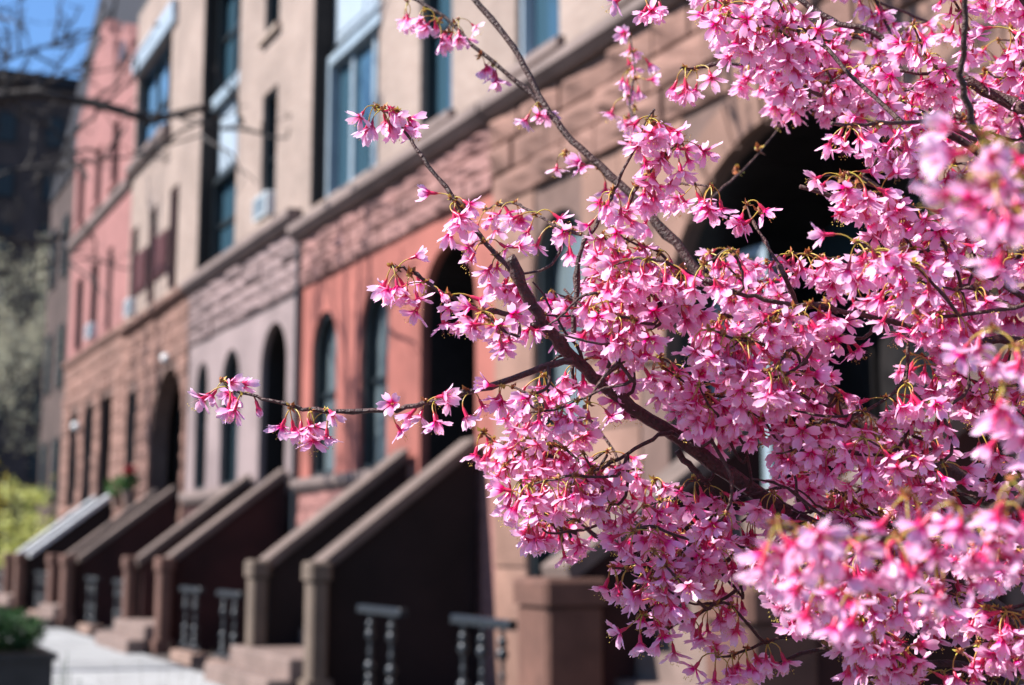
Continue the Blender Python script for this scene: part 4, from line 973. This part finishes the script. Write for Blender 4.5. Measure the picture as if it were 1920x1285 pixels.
twig([(1602, 1235), (1620, 1275), (1640, 1330)], (1.5, 1.6), 0.0022, 0.0026, nodes=[(1600, 1225, 2)])
twig([(1200, -40), (1215, -15), (1300, -20), (1400, -10), (1480, -20)], (1.7, 1.75), 0.0014, 0.0024, nodes=[(1205, -15, 4), (1235, -12, 2), (1330, -18, 4), (1370, -12, 4), (1400, -8, 3)])
twig([(905, 395), (935, 385), (965, 382), (1005, 402), (1045, 425), (1090, 440)], (1.80, 1.66), 0.0010, 0.0022, hero=0, nodes=[(910, 392, 2), (935, 382, 3), (965, 380, 3), (1005, 400, 3), (1040, 420, 3), (1075, 425, 3)])
twig([(1330, 350), (1290, 345), (1245, 355), (1215, 398)], (1.62, 1.70), 0.0010, 0.0022, nodes=[(1335, 352, 4), (1300, 340, 3), (1250, 345, 3), (1225, 365, 3)])
twig([(1270, 270), (1240, 300), (1200, 345), (1180, 380), (1160, 430)], (1.56, 1.60), 0.0010, 0.0022, nodes=[(1270, 268, 4), (1245, 290, 4), (1215, 325, 3), (1190, 345, 3), (1275, 250, 3)])
twig([(905, 812), (930, 830), (970, 838), (1020, 850), (1080, 880)], (1.72, 1.70), 0.0010, 0.0022, hero=0, nodes=[(905, 808, 3), (925, 825, 3), (945, 835, 3), (975, 840, 3), (1010, 850, 2)])
twig([(1150, 1065), (1190, 1070), (1240, 1072), (1300, 1060), (1345, 1020)], (1.64, 1.66), 0.0012, 0.0026, hero=0, nodes=[(1150, 1062, 3), (1175, 1068, 4), (1210, 1070, 4), (1250, 1072, 4), (1290, 1062, 3)])
twig([(1250, 1185), (1290, 1160), (1330, 1140), (1390, 1100)], (1.62, 1.68), 0.0012, 0.0024, nodes=[(1250, 1180, 2), (1290, 1160, 3), (1330, 1140, 3)])
# near sprays in front of the plane of focus
for u, v, d, n_ in ((1830, 318, 0.98, 4), (1862, 335, 0.96, 4), (1885, 270, 0.98, 3), (1900, 395, 1.0, 4), (1915, 330, 1.02, 4), (1850, 250, 1.05, 3), (1460, 985, 1.07, 4), (1500, 1000, 1.08, 4), (1560, 1008, 1.09, 4), (1620, 1012, 1.1, 4),
                    (1680, 1005, 1.11, 3), (1740, 995, 1.12, 4), (1790, 950, 1.08, 3), (1830, 975, 1.13, 4), (1880, 950, 1.12, 4), (1700, 930, 1.16, 3), (1600, 1100, 1.15, 4), (1540, 1085, 1.18, 3), (1900, 900, 1.1, 3), (1760, 1060, 1.18, 4), (1880, 720, 1.12, 4), (1915, 800, 1.15, 4), (1910, 650, 1.2, 3), (1860, 620, 1.25, 3)):
    cluster(at(u, v, d*0.90), n_, 1)

def inside(poly, u, v):
    c = False; n = len(poly)
    for i in range(n):
        (x1, y1), (x2, y2) = poly[i], poly[i-1]
        if (y1 > v) != (y2 > v) and u < (x2-x1)*(v-y1)/(y2-y1)+x1: c = not c
    return c
zones = [  # outline of each part of the blossom mass, twig count, nearest and farthest depth
    ([(1300, -60), (2150, -160), (2150, 300), (1960, 260), (1700, 235), (1560, 238), (1440, 215), (1390, 180), (1375, 120), (1330, 60)], 36, 1.62, 2.05),
    ([(1400, 60), (1600, 40), (1700, 120), (1600, 225), (1450, 205), (1385, 160)], 11, 1.8, 2.0),
    ([(1560, 262), (1690, 232), (2150, 200), (2150, 720), (1700, 640), (1620, 520), (1575, 430), (1545, 330)], 34, 1.42, 1.95),
    ([(890, 520), (960, 445), (1060, 415), (1180, 420), (1300, 440), (1320, 520), (1250, 640), (1110, 700), (1000, 660), (900, 610)], 15, 1.52, 1.72),
    ([(1310, 470), (1470, 468), (1600, 440), (1700, 470), (2150, 560), (2150, 800), (1400, 780), (1340, 660), (1300, 580)], 38, 1.5, 1.9),
    ([(1000, 660), (1150, 650), (1320, 680), (1420, 760), (1400, 850), (1250, 790), (1150, 760), (1020, 790), (940, 770), (960, 720)], 12, 1.55, 1.72),
    ([(930, 790), (1010, 760), (1150, 790), (1250, 860), (1180, 960), (1110, 1000), (1040, 1010), (975, 960), (945, 890)], 15, 1.55, 1.85),
    ([(1230, 890), (1500, 900), (1700, 960), (1700, 1130), (1500, 1110), (1400, 1160), (1300, 1140), (1180, 1080), (1190, 960)], 22, 1.55, 1.8),
    ([(1380, 740), (2150, 740), (2150, 1000), (1500, 960), (1390, 860)], 28, 1.5, 1.9),
    ([(1420, 1010), (2150, 980), (2150, 1420), (1400, 1400), (1430, 1240), (1560, 1190), (1440, 1100)], 33, 1.38, 1.75),
]
for poly, count, da, db in zones:
    us = [p[0] for p in poly]; vs_ = [p[1] for p in poly]; made = 0; tries = 0
    count = int(count*1.08)
    while made < count and tries < count*40:
        tries += 1
        u, v = rnd.uniform(min(us), max(us)), rnd.uniform(min(vs_), max(vs_))
        if not inside(poly, u, v): continue
        d = da+(db-da)*rnd.random()**1.5; p = at(u, v, d)
        g_ = (RGT*(-0.9+0.45*rnd.normal())+UPV*(0.30+0.5*rnd.normal())+FWD*(0.35*rnd.normal())).normalized()
        L_ = rnd.uniform(0.05, 0.13); pts = []
        for k in range(5):
            q = p+g_*L_*(k/4-0.5)+Vector((0, 0, 1))*0.012*math.sin(k*0.9+u)
            pts.append(q)
        keep = [q for q in pts if inside(poly, *to_px(q)[:2])]
        if len(keep) < 2: continue
        tip_first = keep[::-1]
        foot = tip_first[-1]; cand = min(skeleton, key=lambda s_: (s_-foot-(-g_)*0.03).length)
        gap_ = (cand-foot).length
        if gap_ > 0.02:
            tip_first += [foot.lerp(cand, 0.5)+Vector((0, 0, -0.01))+(-g_)*0.02*min(1, gap_/0.1), cand]
        q = wood('twig', tip_first, 0.0010, 0.0022 if gap_ < 0.12 else 0.0030, 3, 5, 0.35)
        skeleton.extend(q[len(q)//2:len(q)//2+3])
        steps = max(2, int(L_*len(keep)/5/0.019)+1)
        for k in range(steps):
            f = k/(steps-1)*(len(keep)-1); i = min(len(keep)-2, int(f)); nd = keep[i].lerp(keep[i+1], f-i)
            nu, nv, _ = to_px(nd)
            if inside(poly, nu, nv+12): cluster(nd, int(rnd.integers(2, 6)), 0)
        made += 1

# the 300 blossoms that show largest are objects, the rest one mass
def showing(r):
    u, v, d = to_px(r[1].translation)
    if not (0 < u < 1920 and 0 < v < 1285): return 99
    return d-(1.0 if r[2] else 0)
order = sorted(range(len(records)), key=lambda i: showing(records[i]))
TREE_OFF = Vector(tree.location)
meshes = {}
for i in order[:300]:
    v, m, _ = records[i]
    mm = Matrix.Translation(-TREE_OFF) @ m
    if v not in meshes:
        pv, cv, sv = FLOWERS[v]
        o = tri_object('flower', *pv, [M['petal']], parent=tree)
        meshes[v] = [o.data]; c_ = tri_object('calyx', *cv, [M['calyx']], parent=o); s_ = tri_object('stamens', *sv, [M['stamen']], parent=o)
        meshes[v] += [c_.data, s_.data]
    else:
        a, b, c = meshes[v]
        o = link(bpy.data.objects.new('flower', a), tree); link(bpy.data.objects.new('calyx', b), o); link(bpy.data.objects.new('stamens', c), o)
    o.matrix_local = mm
V, T, C_, MI = [], [], [], []; k = 0
for i in order[300:]:
    v, m, _ = records[i]; A = np.array(Matrix.Translation(-TREE_OFF) @ m); rv = rnd.random()
    for mi, (pv, pt, pc) in enumerate(FLOWERS[v]):
        V.append(pv @ A[:3, :3].T+A[:3, 3]); T.append(pt+k); c = pc.copy(); c[:, 1] = rv; C_.append(c); MI.append(np.full(len(pt), mi)); k += len(pv)
o = tri_object('blossoms', np.concatenate(V), np.concatenate(T), np.concatenate(C_), [M['petal'], M['calyx'], M['stamen']], np.concatenate(MI), tree); tag(o, kind='stuff')
V, T, C_ = [], [], []; k = 0
for p, s_ in spurs:
    pv, pt, pc = SCALES[int(rnd.integers(8))]; A = np.array(Matrix.Rotation(rnd.uniform(0, 6.28), 3, 'Z') @ Matrix.Rotation(rnd.normal()*0.5, 3, 'X'))*s_
    V.append(pv @ A.T+np.array(p-TREE_OFF)); T.append(pt+k); C_.append(pc); k += len(pv)
tag(tri_object('bud_scales', np.concatenate(V), np.concatenate(T), np.concatenate(C_), [M['bud_scale']], None, tree), kind='stuff')
print('flowers', len(records), 'spurs', len(spurs), 'tris', sum(len(t) for t in T))
